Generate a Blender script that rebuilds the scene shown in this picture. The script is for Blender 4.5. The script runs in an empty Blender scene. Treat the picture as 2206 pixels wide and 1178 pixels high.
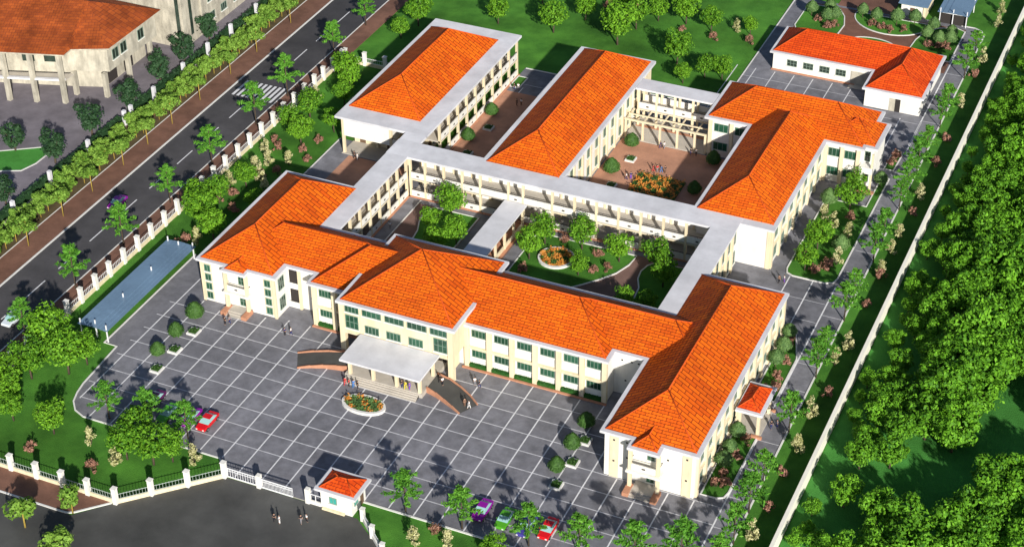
import bpy, bmesh, math, random
from mathutils import Vector, Matrix
R = math.radians
random.seed(7)
SC = bpy.context.scene
COL = SC.collection

# ------------------------------------------------------------ camera, sky, sun, exposure
cd = bpy.data.cameras.new('camera')
cam = bpy.data.objects.new('camera', cd); COL.objects.link(cam)
cam.location = (159.6, -203.0, 190.0)
cam.rotation_mode = 'XYZ'
cam.matrix_world = Matrix.Translation((159.6, -203.0, 190.0)) @ Matrix.Rotation(0.42539, 4, 'Z') @ Matrix.Rotation(0.961097, 4, 'X') @ Matrix.Rotation(-0.010226, 4, 'Z')
cd.sensor_fit = 'HORIZONTAL'; cd.sensor_width = 36.0
cd.lens = 36.0 * 3907.0 / 2206.0
cd.clip_start = 1.0; cd.clip_end = 6000.0
SC.camera = cam

SUN = Vector((1.34, -1.70, 1.0)).normalized()
elev = math.asin(SUN.z)
w = bpy.data.worlds.new('World'); SC.world = w; w.use_nodes = True
wn = w.node_tree
bg = wn.nodes['Background']
sky = wn.nodes.new('ShaderNodeTexSky'); sky.sky_type = 'NISHITA'; sky.sun_disc = False; sky.air_density = 0.8; sky.dust_density = 0.6
sky.sun_elevation = elev; sky.sun_rotation = math.atan2(SUN.x, SUN.y)
wn.links.new(sky.outputs[0], bg.inputs[0]); bg.inputs[1].default_value = 0.075
ld = bpy.data.lights.new('sun', 'SUN'); ld.energy = 5.0; ld.angle = R(1.2); ld.color = (1.0, 0.95, 0.87)
sun = bpy.data.objects.new('sun', ld); COL.objects.link(sun)
sun.rotation_euler = SUN.to_track_quat('Z', 'Y').to_euler()
sun.location = (300, -500, 300)
SC.view_settings.view_transform = 'Standard'; SC.view_settings.look = 'None'
SC.view_settings.exposure = 0.36; SC.view_settings.gamma = 1.0

# ------------------------------------------------------------ materials
def mat(name, col, rough=0.8, var=0.0, scale=1.0, detail=4, bump=0.0, bscale=None, spec=0.3, metal=0.0, col2=None, island=False, transl=0.0):
    m = bpy.data.materials.new(name); m.use_nodes = True
    nt = m.node_tree; b = nt.nodes['Principled BSDF']
    b.inputs['Roughness'].default_value = rough
    b.inputs['Specular IOR Level'].default_value = spec
    b.inputs['Metallic'].default_value = metal
    c = (*col, 1)
    b.inputs['Base Color'].default_value = c
    tc = nt.nodes.new('ShaderNodeTexCoord')
    if island or col2 or var:
        mix = nt.nodes.new('ShaderNodeMix'); mix.data_type = 'RGBA'
        c2 = (*(col2 if col2 else tuple(x * (1 - var) for x in col)), 1)
        mix.inputs[6].default_value = c; mix.inputs[7].default_value = c2
        if island:
            g = nt.nodes.new('ShaderNodeNewGeometry'); oi = nt.nodes.new('ShaderNodeObjectInfo')
            ad = nt.nodes.new('ShaderNodeMath'); ad.operation = 'MULTIPLY_ADD'
            ad.inputs[1].default_value = 0.75
            ml = nt.nodes.new('ShaderNodeMath'); ml.operation = 'MULTIPLY'; ml.inputs[1].default_value = 0.25
            nt.links.new(oi.outputs['Random'], ml.inputs[0])
            nt.links.new(g.outputs['Random Per Island'], ad.inputs[0]); nt.links.new(ml.outputs[0], ad.inputs[2])
            nt.links.new(ad.outputs[0], mix.inputs[0])
        else:
            n = nt.nodes.new('ShaderNodeTexNoise'); n.inputs['Scale'].default_value = scale; n.inputs['Detail'].default_value = detail
            n.inputs['Roughness'].default_value = 0.65
            nt.links.new(tc.outputs['Object'], n.inputs['Vector'])
            rp = nt.nodes.new('ShaderNodeMapRange'); rp.inputs[1].default_value = 0.35; rp.inputs[2].default_value = 0.65
            nt.links.new(n.outputs[0], rp.inputs[0]); nt.links.new(rp.outputs[0], mix.inputs[0])
        nt.links.new(mix.outputs[2], b.inputs['Base Color'])
    if bump:
        n2 = nt.nodes.new('ShaderNodeTexNoise'); n2.inputs['Scale'].default_value = bscale or scale * 4; n2.inputs['Detail'].default_value = 3
        nt.links.new(tc.outputs['Object'], n2.inputs['Vector'])
        bp = nt.nodes.new('ShaderNodeBump'); bp.inputs['Strength'].default_value = bump; bp.inputs['Distance'].default_value = 0.2
        nt.links.new(n2.outputs[0], bp.inputs['Height']); nt.links.new(bp.outputs[0], b.inputs['Normal'])
    if transl:
        out = nt.nodes['Material Output']; tr = nt.nodes.new('ShaderNodeBsdfTranslucent'); ms = nt.nodes.new('ShaderNodeMixShader')
        ms.inputs[0].default_value = transl
        if b.inputs['Base Color'].is_linked: nt.links.new(b.inputs['Base Color'].links[0].from_socket, tr.inputs[0])
        else: tr.inputs[0].default_value = c
        nt.links.new(b.outputs[0], ms.inputs[1]); nt.links.new(tr.outputs[0], ms.inputs[2]); nt.links.new(ms.outputs[0], out.inputs[0])
    return m

def tile_mat(name, c1, c2, mortar, bw=0.85, rh=0.55):
    m = bpy.data.materials.new(name); m.use_nodes = True
    nt = m.node_tree; b = nt.nodes['Principled BSDF']
    b.inputs['Roughness'].default_value = 0.75; b.inputs['Specular IOR Level'].default_value = 0.2
    uv = nt.nodes.new('ShaderNodeUVMap'); uv.uv_map = 'UVMap'
    br = nt.nodes.new('ShaderNodeTexBrick'); br.offset = 0.5
    br.inputs['Color1'].default_value = (*c1, 1); br.inputs['Color2'].default_value = (*c2, 1); br.inputs['Mortar'].default_value = (*mortar, 1)
    br.inputs['Scale'].default_value = 1.0; br.inputs['Brick Width'].default_value = bw; br.inputs['Row Height'].default_value = rh
    br.inputs['Mortar Size'].default_value = 0.06; br.inputs['Mortar Smooth'].default_value = 0.4; br.inputs['Bias'].default_value = 0.0
    nt.links.new(uv.outputs[0], br.inputs['Vector'])
    n = nt.nodes.new('ShaderNodeTexNoise'); n.inputs['Scale'].default_value = 0.35; n.inputs['Detail'].default_value = 5
    nt.links.new(uv.outputs[0], n.inputs['Vector'])
    rp = nt.nodes.new('ShaderNodeMapRange'); rp.inputs[1].default_value = 0.3; rp.inputs[2].default_value = 0.7; rp.inputs[3].default_value = 0.88; rp.inputs[4].default_value = 1.06
    nt.links.new(n.outputs[0], rp.inputs[0])
    mx = nt.nodes.new('ShaderNodeMix'); mx.data_type = 'RGBA'; mx.blend_type = 'MULTIPLY'; mx.inputs[0].default_value = 1.0
    nt.links.new(br.outputs[0], mx.inputs[6]); nt.links.new(rp.outputs[0], mx.inputs[7])
    nt.links.new(mx.outputs[2], b.inputs['Base Color'])
    # barrel relief of the tiles: ribs down the slope and a step at each course
    sp = nt.nodes.new('ShaderNodeSeparateXYZ'); nt.links.new(uv.outputs[0], sp.inputs[0])
    def wave(sock, period, mode):
        d = nt.nodes.new('ShaderNodeMath'); d.operation = 'MULTIPLY'; d.inputs[1].default_value = (2 * math.pi if mode == 'SINE' else 1) / period
        nt.links.new(sock, d.inputs[0])
        s = nt.nodes.new('ShaderNodeMath'); s.operation = 'SINE' if mode == 'SINE' else 'FRACT'; nt.links.new(d.outputs[0], s.inputs[0])
        return s.outputs[0]
    a = wave(sp.outputs[0], 0.6, 'SINE'); f = wave(sp.outputs[1], rh, 'FRACT')
    ad = nt.nodes.new('ShaderNodeMath'); ad.operation = 'MULTIPLY_ADD'; ad.inputs[1].default_value = 0.5
    nt.links.new(a, ad.inputs[0]); 
    inv = nt.nodes.new('ShaderNodeMath'); inv.operation = 'SUBTRACT'; inv.inputs[0].default_value = 1.0; nt.links.new(f, inv.inputs[1])
    nt.links.new(inv.outputs[0], ad.inputs[2])
    bp = nt.nodes.new('ShaderNodeBump'); bp.inputs['Strength'].default_value = 0.5; bp.inputs['Distance'].default_value = 0.05
    nt.links.new(ad.outputs[0], bp.inputs['Height']); nt.links.new(bp.outputs[0], b.inputs['Normal'])
    return m

M = {}
M['tile'] = tile_mat('orange_roof_tile', (0.80, 0.150, 0.004), (0.62, 0.090, 0.003), (0.17, 0.019, 0.002), 1.7, 0.52)
M['tile_red'] = tile_mat('red_roof_tile', (0.74, 0.085, 0.005), (0.56, 0.05, 0.003), (0.26, 0.02, 0.003), 1.7, 0.52)
M['tile_old'] = tile_mat('weathered_roof_tile', (0.42, 0.092, 0.018), (0.30, 0.062, 0.014), (0.2, 0.045, 0.018), 1.3, 0.8)
M['ridge'] = mat('ridge_cap', (0.60, 0.085, 0.008), 0.8, 0.25, 0.8)
M['white'] = mat('white_render', (0.82, 0.80, 0.74), 0.9, 0.10, 0.25, 5, 0.15, 3)
M['cream'] = mat('cream_render', (0.78, 0.67, 0.46), 0.9, 0.10, 0.4, 5, 0.1, 3)
M['beige'] = mat('old_beige_render', (0.56, 0.52, 0.42), 0.9, 0.25, 0.35, 6, 0.15, 3)
M['gutter'] = mat('pale_concrete', (0.71, 0.71, 0.74), 0.9, 0.20, 0.22, 9)
M['fascia'] = mat('white_fascia', (0.80, 0.81, 0.83), 0.8, 0.06, 0.4)
M['slab'] = mat('floor_slab', (0.50, 0.46, 0.40), 0.9, 0.15, 0.5)
M['rail'] = mat('dark_rail', (0.10, 0.09, 0.08), 0.6)
M['frame'] = mat('window_frame', (0.20, 0.27, 0.22), 0.6)
M['sill'] = mat('window_sill', (0.78, 0.77, 0.72), 0.8)
M['pane'] = mat('green_glass', (0.035, 0.13, 0.075), 0.12, 0.5, 1.2, spec=0.5)
M['pane_dark'] = mat('dark_glass', (0.03, 0.045, 0.035), 0.15, spec=0.5)
M['pane_teal'] = mat('teal_glass', (0.05, 0.35, 0.30), 0.2, spec=0.5)
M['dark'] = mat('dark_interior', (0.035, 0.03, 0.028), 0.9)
M['door'] = mat('brown_door', (0.16, 0.10, 0.06), 0.7, 0.2, 2)
M['terra'] = mat('terracotta_kerb', (0.52, 0.25, 0.15), 0.85, 0.2, 1.0)
M['paving'] = mat('grey_paving', (0.222, 0.222, 0.248), 0.75, 0.36, 0.45, 8, 0.1, 3, 0.35)
M['line'] = mat('white_paving_line', (0.74, 0.74, 0.76), 0.8, 0.2, 2.0)
M['thinline'] = mat('grey_paving_line', (0.60, 0.60, 0.63), 0.8, 0.3, 1.0)
M['asphalt'] = mat('asphalt', (0.075, 0.071, 0.075), 0.75, 0.35, 0.16, 8, 0.1, 6, 0.4)
M['forecourt'] = mat('forecourt_asphalt', (0.082, 0.082, 0.077), 0.7, 0.4, 0.10, 8, 0.1, 6, 0.4)
M['brickpave'] = mat('brown_brick_paving', (0.21, 0.105, 0.072), 0.85, 0.30, 0.35, 8, 0.2, 4)
M['redpave'] = mat('red_brick_court', (0.52, 0.27, 0.175), 0.85, 0.22, 0.3, 8, 0.2, 4)
M['brownpath'] = mat('brown_path', (0.20, 0.12, 0.10), 0.85, 0.2, 0.4, 8)
M['mauve'] = mat('mauve_paving', (0.21, 0.19, 0.215), 0.85, 0.3, 0.22, 8)
M['soil'] = mat('verge_soil', (0.115, 0.085, 0.04), 0.95, 0.4, 0.6, 8)
M['grass'] = mat('lawn_grass', (0.064, 0.185, 0.024), 0.95, 0, 0.16, 10, 0.5, 5, 0.1, col2=(0.036, 0.115, 0.016))
M['meadow'] = mat('meadow_grass', (0.068, 0.250, 0.048), 0.95, 0, 0.10, 9, 0.5, 4, 0.1, col2=(0.040, 0.16, 0.026))
M['wallpaint'] = mat('pale_wall_paint', (0.86, 0.83, 0.72), 0.9, 0.08, 0.4)
M['kerb'] = mat('white_kerb', (0.72, 0.71, 0.68), 0.85, 0.12, 0.8)
M['bluesheet'] = mat('blue_sheet_roof', (0.19, 0.30, 0.43), 0.35, 0.35, 0.12, 7, spec=0.5)
M['steel'] = mat('white_steel', (0.74, 0.75, 0.76), 0.4)
M['greenmesh'] = mat('green_mesh_panel', (0.035, 0.075, 0.045), 0.7)
M['meshgrey'] = mat('grey_green_mesh', (0.36, 0.42, 0.38), 0.6)
M['bark'] = mat('bark', (0.10, 0.075, 0.05), 0.95, 0.4, 3)
M['yellowbark'] = mat('yellow_bark', (0.42, 0.30, 0.06), 0.9, 0.3, 3)
def leaf(name, a, b, t=0.25): return mat(name, a, 0.65, col2=b, island=True, spec=0.25, transl=t)
M['leaf'] = leaf('leaf_bright', (0.030, 0.13, 0.007), (0.22, 0.47, 0.025))
M['leaf_forest'] = leaf('leaf_forest', (0.026, 0.115, 0.006), (0.20, 0.48, 0.024), 0.2)
M['leaf_street'] = leaf('leaf_street', (0.04, 0.17, 0.016), (0.17, 0.42, 0.04))
M['leaf_verge'] = leaf('leaf_verge', (0.07, 0.18, 0.014), (0.28, 0.46, 0.07))
M['leaf_topi'] = leaf('leaf_clipped', (0.022, 0.065, 0.010), (0.07, 0.16, 0.03), 0.1)
M['leaf_sage'] = leaf('leaf_sage', (0.045, 0.11, 0.03), (0.15, 0.26, 0.075), 0.15)
M['leaf_dark'] = leaf('leaf_dark', (0.010, 0.035, 0.014), (0.035, 0.09, 0.03), 0.1)
M['leaf_cream'] = leaf('petal_cream', (0.25, 0.27, 0.06), (0.75, 0.70, 0.42), 0.2)
M['leaf_pink'] = leaf('petal_pink', (0.17, 0.085, 0.05), (0.52, 0.27, 0.20), 0.2)
M['petal_orange'] = leaf('petal_orange', (0.60, 0.16, 0.02), (0.72, 0.38, 0.08), 0.2)
M['hedge'] = leaf('leaf_hedge', (0.012, 0.075, 0.010), (0.035, 0.13, 0.02), 0.1)
M['skin'] = mat('skin', (0.42, 0.25, 0.17), 0.6)
M['hair'] = mat('hair', (0.02, 0.016, 0.014), 0.6)
for nm, c in dict(black=(0.015, 0.015, 0.02), white=(0.75, 0.75, 0.75), navy=(0.02, 0.03, 0.12), red=(0.5, 0.02, 0.03), yellow=(0.65, 0.55, 0.03), violet=(0.16, 0.06, 0.42), blue=(0.05, 0.20, 0.50), grey=(0.2, 0.2, 0.22), brown=(0.16, 0.09, 0.06)).items():
    M['cloth_' + nm] = mat('cloth_' + nm, c, 0.9)
for nm, c in dict(red=(0.62, 0.008, 0.012), purple=(0.26, 0.008, 0.30), green=(0.08, 0.34, 0.015), plum=(0.10, 0.01, 0.08), blue=(0.06, 0.05, 0.28), white=(0.6, 0.66, 0.7)).items():
    M['paint_' + nm] = mat('paint_' + nm, c, 0.25, spec=0.6)
M['carglass'] = mat('car_glass', (0.28, 0.48, 0.48), 0.08, spec=0.8)
M['tyre'] = mat('tyre_rubber', (0.02, 0.02, 0.02), 0.9)
M['rim'] = mat('wheel_rim', (0.5, 0.5, 0.52), 0.35, metal=0.8)
M['lamp'] = mat('lamp_glass', (0.75, 0.75, 0.7), 0.15)
M['taillamp'] = mat('tail_lamp', (0.4, 0.01, 0.01), 0.2)

def weather(m, scale, lo, hi, stretch=None, rnd=0.0, detail=6):
    """stains and wear with a shape of their own: multiply the base colour by a soft noise (and a per-object tone)"""
    nt = m.node_tree; b = nt.nodes['Principled BSDF']; inp = b.inputs['Base Color']
    tc = nt.nodes.new('ShaderNodeTexCoord'); n = nt.nodes.new('ShaderNodeTexNoise'); n.inputs['Scale'].default_value = scale; n.inputs['Detail'].default_value = detail; n.inputs['Roughness'].default_value = 0.6
    src = tc.outputs['Object']
    if stretch:
        mp = nt.nodes.new('ShaderNodeMapping'); mp.inputs['Scale'].default_value = stretch; nt.links.new(src, mp.inputs[0]); src = mp.outputs[0]
    nt.links.new(src, n.inputs['Vector'])
    rp = nt.nodes.new('ShaderNodeMapRange'); rp.inputs[1].default_value = 0.36; rp.inputs[2].default_value = 0.62; rp.inputs[3].default_value = lo; rp.inputs[4].default_value = hi
    nt.links.new(n.outputs[0], rp.inputs[0]); fac = rp.outputs[0]
    if rnd:
        oi = nt.nodes.new('ShaderNodeObjectInfo'); mr = nt.nodes.new('ShaderNodeMapRange'); mr.inputs[3].default_value = 1 - rnd; mr.inputs[4].default_value = 1 + rnd * 0.4
        nt.links.new(oi.outputs['Random'], mr.inputs[0]); mu = nt.nodes.new('ShaderNodeMath'); mu.operation = 'MULTIPLY'
        nt.links.new(fac, mu.inputs[0]); nt.links.new(mr.outputs[0], mu.inputs[1]); fac = mu.outputs[0]
    mx = nt.nodes.new('ShaderNodeMix'); mx.data_type = 'RGBA'; mx.blend_type = 'MULTIPLY'; mx.inputs[0].default_value = 1.0
    if inp.is_linked: nt.links.new(inp.links[0].from_socket, mx.inputs[6])
    else: mx.inputs[6].default_value = inp.default_value
    nt.links.new(fac, mx.inputs[7]); nt.links.new(mx.outputs[2], inp)
weather(M['tile'], 0.07, 0.88, 1.05, None, 0.08); weather(M['tile_red'], 0.08, 0.88, 1.04)
weather(M['tile_old'], 0.15, 0.6, 1.1)
weather(M['paving'], 0.055, 0.74, 1.10, None, 0.0, 9)
weather(M['asphalt'], 0.035, 0.72, 1.15, (1, 0.35, 1)); weather(M['forecourt'], 0.035, 0.70, 1.25)
weather(M['grass'], 0.045, 0.80, 1.55, None, 0.0, 8); weather(M['meadow'], 0.035, 0.80, 1.35, None, 0.0, 8)
weather(M['white'], 0.9, 0.90, 1.02, (1.2, 1.2, 0.10)); weather(M['cream'], 0.9, 0.86, 1.02, (1.2, 1.2, 0.10)); weather(M['beige'], 0.7, 0.68, 1.05, (1.0, 1.0, 0.3))
weather(M['gutter'], 0.07, 0.86, 1.04, None, 0.0, 8); weather(M['redpave'], 0.09, 0.80, 1.08); weather(M['brickpave'], 0.08, 0.75, 1.15); weather(M['mauve'], 0.05, 0.7, 1.2)
weather(M['pane'], 0.7, 0.6, 1.35, None, 0.45); weather(M['pane_dark'], 0.7, 0.7, 1.4, None, 0.4); weather(M['bluesheet'], 0.25, 0.78, 1.08)

# ------------------------------------------------------------ mesh helpers
class MB:
    def __init__(s): s.v = []; s.f = []; s.uv = []
    def face(s, pts, uv=None):
        i = len(s.v); s.v += [tuple(p) for p in pts]; s.f.append(tuple(range(i, i + len(pts)))); s.uv.append(uv)
    def box(s, x0, x1, y0, y1, z0, z1):
        if x0 > x1: x0, x1 = x1, x0
        if y0 > y1: y0, y1 = y1, y0
        i = len(s.v)
        s.v += [(x0, y0, z0), (x1, y0, z0), (x1, y1, z0), (x0, y1, z0), (x0, y0, z1), (x1, y0, z1), (x1, y1, z1), (x0, y1, z1)]
        for q in ((3, 2, 1, 0), (4, 5, 6, 7), (0, 1, 5, 4), (1, 2, 6, 5), (2, 3, 7, 6), (3, 0, 4, 7)):
            s.f.append(tuple(i + k for k in q)); s.uv.append(None)
    def prism(s, poly, z0, z1):
        n = len(poly); i = len(s.v)
        a = sum(poly[k][0] * poly[(k + 1) % n][1] - poly[(k + 1) % n][0] * poly[k][1] for k in range(n))
        if a < 0: poly = poly[::-1]
        s.v += [(p[0], p[1], z0) for p in poly] + [(p[0], p[1], z1) for p in poly]
        s.f.append(tuple(i + k for k in range(n))[::-1]); s.f.append(tuple(i + n + k for k in range(n))); s.uv += [None, None]
        for k in range(n):
            l = (k + 1) % n
            s.f.append((i + k, i + l, i + n + l, i + n + k)); s.uv.append(None)
    def tube(s, p0, p1, r0, r1, n=6, cap=True):
        p0 = Vector(p0); p1 = Vector(p1); d = (p1 - p0)
        if d.length < 1e-6: return
        q = d.to_track_quat('Z', 'Y'); i = len(s.v)
        for p, r in ((p0, r0), (p1, r1)):
            for k in range(n):
                a = 2 * math.pi * k / n
                s.v.append(tuple(p + q @ Vector((math.cos(a) * r, math.sin(a) * r, 0))))
        for k in range(n):
            l = (k + 1) % n
            s.f.append((i + k, i + l, i + n + l, i + n + k)); s.uv.append(None)
        if cap:
            s.f.append(tuple(i + n + k for k in range(n))); s.uv.append(None)
            s.f.append(tuple(i + k for k in range(n))[::-1]); s.uv.append(None)
    def strip(s, pts, w0, z0, z1, closed=False):
        """a kerb of width w0 along a polyline"""
        n = len(pts); L = []; Rr = []
        for k in range(n):
            a = Vector(pts[k - 1] if (k > 0 or closed) else pts[k]); b = Vector(pts[(k + 1) % n] if (k < n - 1 or closed) else pts[k])
            d = (b - a); d = d.normalized() if d.length > 1e-6 else Vector((1, 0)); nn = Vector((-d.y, d.x)); p = Vector(pts[k])
            L.append(p + nn * w0 / 2); Rr.append(p - nn * w0 / 2)
        m = n if closed else n - 1
        for k in range(m):
            l = (k + 1) % n
            A, B, C2, D = L[k], Rr[k], Rr[l], L[l]
            lo = [(q.x, q.y, z0) for q in (A, B, C2, D)]; hi = [(q.x, q.y, z1) for q in (A, B, C2, D)]
            s.face(hi); s.face([lo[1], lo[2], hi[2], hi[1]]); s.face([lo[3], lo[0], hi[0], hi[3]])
            if not closed and k == 0: s.face([lo[0], lo[1], hi[1], hi[0]])
            if not closed and k == m - 1: s.face([lo[2], lo[3], hi[3], hi[2]])
    def mesh(s, name, m, org=(0, 0, 0), smooth=False):
        me = bpy.data.meshes.new(name)
        me.from_pydata([(v[0] - org[0], v[1] - org[1], v[2] - org[2]) for v in s.v], [], s.f)
        if any(u for u in s.uv):
            ul = me.uv_layers.new(name='UVMap')
            for p, u in zip(me.polygons, s.uv):
                if u:
                    for li, c in zip(p.loop_indices, u): ul.data[li].uv = c
        if smooth: me.polygons.foreach_set('use_smooth', [True] * len(me.polygons))
        me.materials.append(m); me.update()
        return me
    def build(s, name, m, parent=None, smooth=False):
        org = (0, 0, 0); p = parent
        while p is not None: org = tuple(a + b for a, b in zip(org, p.location)); p = p.parent
        return link(name, s.mesh(name, m, org, smooth), parent)

def link(name, data, parent=None, loc=(0, 0, 0), rz=0.0):
    o = bpy.data.objects.new(name, data); COL.objects.link(o)
    o.parent = parent; o.location = loc; o.rotation_euler = (0, 0, rz)
    return o
def tag(o, label=None, cat=None, group=None, kind=None):
    if label: o['label'] = label
    if cat: o['category'] = cat
    if group: o['group'] = group
    if kind: o['kind'] = kind
    return o
def thing(name, label, cat, loc, group=None, rz=0.0):
    return tag(link(name, None, None, loc, rz), label, cat, group)
def struct(name, mb, m): return tag(mb.build(name, m), kind='structure')
def dup(o, loc=None, rz=None, scale=None, parent=None):
    c = o.copy(); COL.objects.link(c)
    if parent is not None: c.parent = parent
    if loc is not None: c.location = loc
    if rz is not None: c.rotation_euler = (0, 0, rz)
    if scale is not None: c.scale = scale if not isinstance(scale, (int, float)) else (scale,) * 3
    for ch in list(o.children): dup(ch, parent=c)
    return c
ORD = 'first second third fourth fifth sixth seventh eighth ninth tenth eleventh twelfth thirteenth fourteenth fifteenth sixteenth seventeenth eighteenth nineteenth twentieth'.split()
ORD += ['twenty-' + x for x in ORD[:9]] + ['thirtieth'] + ['thirty-' + x for x in ORD[:9]] + ['fortieth'] + ['forty-' + x for x in ORD[:9]]

def B1(x0, x1, y0, y1, z0, z1):
    m = MB(); m.box(x0, x1, y0, y1, z0, z1); return m
def mapb(side, base, u0, u1, n0, n1):
    """local wall frame -> world x0,x1,y0,y1.  side = the compass side the wall faces (S = -y, E = +x)"""
    if side == 'S': return (u0, u1, base - n1, base - n0)
    if side == 'N': return (u0, u1, base + n0, base + n1)
    if side == 'E': return (base + n0, base + n1, u0, u1)
    return (base - n1, base - n0, u0, u1)
SRZ = dict(S=0.0, E=R(90), N=R(180), W=R(-90))
def wpt(side, base, u, n=0.0):
    return {'S': (u, base - n), 'N': (u, base + n), 'E': (base + n, u), 'W': (base - n, u)}[side]

# ------------------------------------------------------------ ground, roads, paving
def sheet(name, poly, z, m, th=None):
    mb = MB(); mb.prism(poly, z - (th or 0.3), z); return struct(name, mb, m)
def rect(x0, x1, y0, y1): return [(x0, y0), (x1, y0), (x1, y1), (x0, y1)]
g = MB(); g.face([(-1500, -1000, 0), (1500, -1000, 0), (1500, 2500, 0), (-1500, 2500, 0)]); struct('ground', g, M['grass'])
sheet('meadow', rect(113.4, 700, -300, 700), 0.02, M['meadow'])
sheet('road', rect(-36.4, -24.4, -300, 420), 0.03, M['asphalt'])
sheet('front_road', rect(-24.4, 240, -75, -41.5), 0.034, M['forecourt'])
sheet('forecourt', [(11.4, -41.5), (15.6, -37.0), (28.7, -24.4), (44, -24.4), (52.3, -24.6), (58.2, -29.0), (72, -41.5)], 0.038, M['forecourt'])
sheet('pavement', rect(-24.4, -20.0, -36.4, 420), 0.10, M['brickpave'])
sheet('front_pavement', [(-24.4, -41.3), (9.3, -41.3), (11.4, -40.9), (15.6, -36.6), (-24.4, -36.6)], 0.104, M['brickpave'])
sheet('roadside_pavement', rect(-42.0, -36.4, -300, 420), 0.10, M['brickpave'])
sheet('verge', rect(-48.0, -42.0, -300, 420), 0.06, M['soil'])
sheet('neighbour_yard', rect(-240, -48.0, -60, 420), 0.05, M['mauve'])
lawnp = [(-75, 30), (-61.1, 36.7), (-57.3, 38.5), (-56.2, 42), (-56.2, 46), (-57.8, 48.4), (-66, 43), (-75, 38.5)]
sheet('neighbour_lawn', lawnp, 0.09, M['meadow'])
kb = MB()
kb.box(-36.65, -36.3, -300, 420, 0, 0.15); kb.box(-24.45, -24.2, -36, 420, 0, 0.14)
kb.strip([(-24.3, -41.4), (9.3, -41.4), (10.6, -41.3), (11.5, -40.8), (15.6, -36.7)], 0.3, 0, 0.16)
kb.box(-42.1, -41.9, -300, 420, 0, 0.14)
kb.strip(lawnp, 0.3, 0, 0.15, True)
struct('kerb', kb, M['kerb'])
mk = MB()
for y0 in (-24.2, -14.2, -4.1, 3.2, 13.0, 22.9, 33.0, 43.1, 53.1, 63.2, 73.1, 100.4, 110.3, 120.4, 130.4, 140.4): mk.box(-30.12, -29.88, y0, y0 + 5.7, 0.0, 0.036)
for k in range(9): mk.box(-34.9 + k * 1.14, -34.3 + k * 1.14, 82.0, 88.6, 0.0, 0.036)
for x0 in (-2, 10.8, 20.8): mk.box(x0 - 0.3, x0 + 3.2, -47.2, -46.95, 0.0, 0.04)
struct('road_markings', mk, M['line'])

plaza = [(-9.2, -2.6), (-6.6, -2.6), (-5.9, -13.5), (-5.4, -16.0), (-4.6, -18.2), (-3.0, -20.0), (-0.8, -20.9), (25.4, -20.9), (28.7, -24.2), (51.0, -24.2), (51.2, -20.9), (106.6, -20.9),
         (106.6, 171.0), (105.6, 173.3), (104, 174.2), (62.6, 174.2), (62.6, 117.2), (18.2, 117.2), (18.2, 75), (-4.6, 75), (-4.6, 46), (-0.6, 46), (-0.6, 27.0), (-9.2, 27.0)]
sheet('plaza_paving', plaza, 0.05, M['paving'])
ln = MB(); tl = MB()
for k in range(-16, 13):
    x = 55.6 + 4.27 * k
    if x < -6 or x > 101: continue
    y0 = -20.6
    if x < -0.5: y0 = -17.0
    if 29 < x < 51: y0 = -24.0
    y1 = 26 if x < 0 else (15 if x < 15.4 else (15.9 if x < 82 else (-0.2 if x < 99 else 47)))
    if 29.5 < x < 52: y1 = 11.0
    ln.box(x - 0.11, x + 0.11, y0, y1, 0.0, 0.056)
for x in (60.2, 64.4, 68.7, 73.0, 77.2, 81.5, 85.8): ln.box(x - 0.09, x + 0.09, 115, 137, 0, 0.056)
for x in (94.2, 98.5): ln.box(x - 0.11, x + 0.11, 47.5, 64, 0.0, 0.056)
for x in (98.5, 102.9): ln.box(x - 0.11, x + 0.11, 115.5, 128, 0.0, 0.056)
ln.box(102.65, 102.9, -20, 64, 0, 0.056); ln.box(102.65, 102.9, 118, 160, 0, 0.056); ln.box(25.5, 25.7, 101, 117, 0, 0.056); ln.box(21.2, 21.4, 100, 109, 0, 0.056)
for k in range(0, 10):
    y = -16.65 + 4.15 * k
    if y < 16: tl.box(-5.5 if y > -14 else -4.4, 102.6, y - 0.09, y + 0.09, 0, 0.053)
for k in range(24): tl.box(102.9, 106.5, -12 + k * 7.4, -11.86 + k * 7.4, 0, 0.053)
for y in (52, 58, 122, 127, 133, 112): tl.box(62.7 if y > 100 else 84.5, 102.5, y - 0.06, y + 0.06, 0, 0.053)
for y in (104, 110.5): tl.box(18.3, 32, y - 0.06, y + 0.06, 0, 0.053)
struct('paving_lines', ln, M['line']); struct('paving_joints', tl, M['thinline'])
kb = MB()
kb.strip([(-9.2, 27.0), (-9.2, -2.6), (-6.6, -2.6), (-5.9, -13.5), (-5.4, -16.0), (-4.6, -18.2), (-3.0, -20.0), (-0.8, -20.9), (25.4, -20.9), (28.4, -23.9)], 0.25, 0, 0.17)
kb.strip([(51.4, -20.9), (106.7, -20.9)], 0.3, 0, 0.17)
kb.strip([(106.7, -20.7), (106.7, 171.0), (105.7, 173.3), (104, 174.2), (101, 174.2)], 0.28, 0, 0.17)
kb.strip([(62.6, 174), (62.6, 117.2), (18.4, 117.2)], 0.25, 0, 0.17)
kb.strip([(-4.6, 74.9), (-4.6, 47)], 0.2, 0, 0.17)
struct('plaza_kerb', kb, M['kerb'])
sheet('brick_court', rect(18.3, 32.4, 66.0, 106.6), 0.07, M['redpave'])
sheet('central_court', rect(48.4, 66.2, 66.0, 97.9), 0.072, M['redpave']); sheet('central_court_side', rect(66.2, 76.0, 66.0, 97.9), 0.074, M['redpave'])
sheet('brick_apron', rect(0.2, 13.4, 58.8, 69.6), 0.07, M['redpave'])
sheet('courtyard_path', rect(21.2, 79.4, 34.0, 60.2), 0.07, M['brownpath'])
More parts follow.
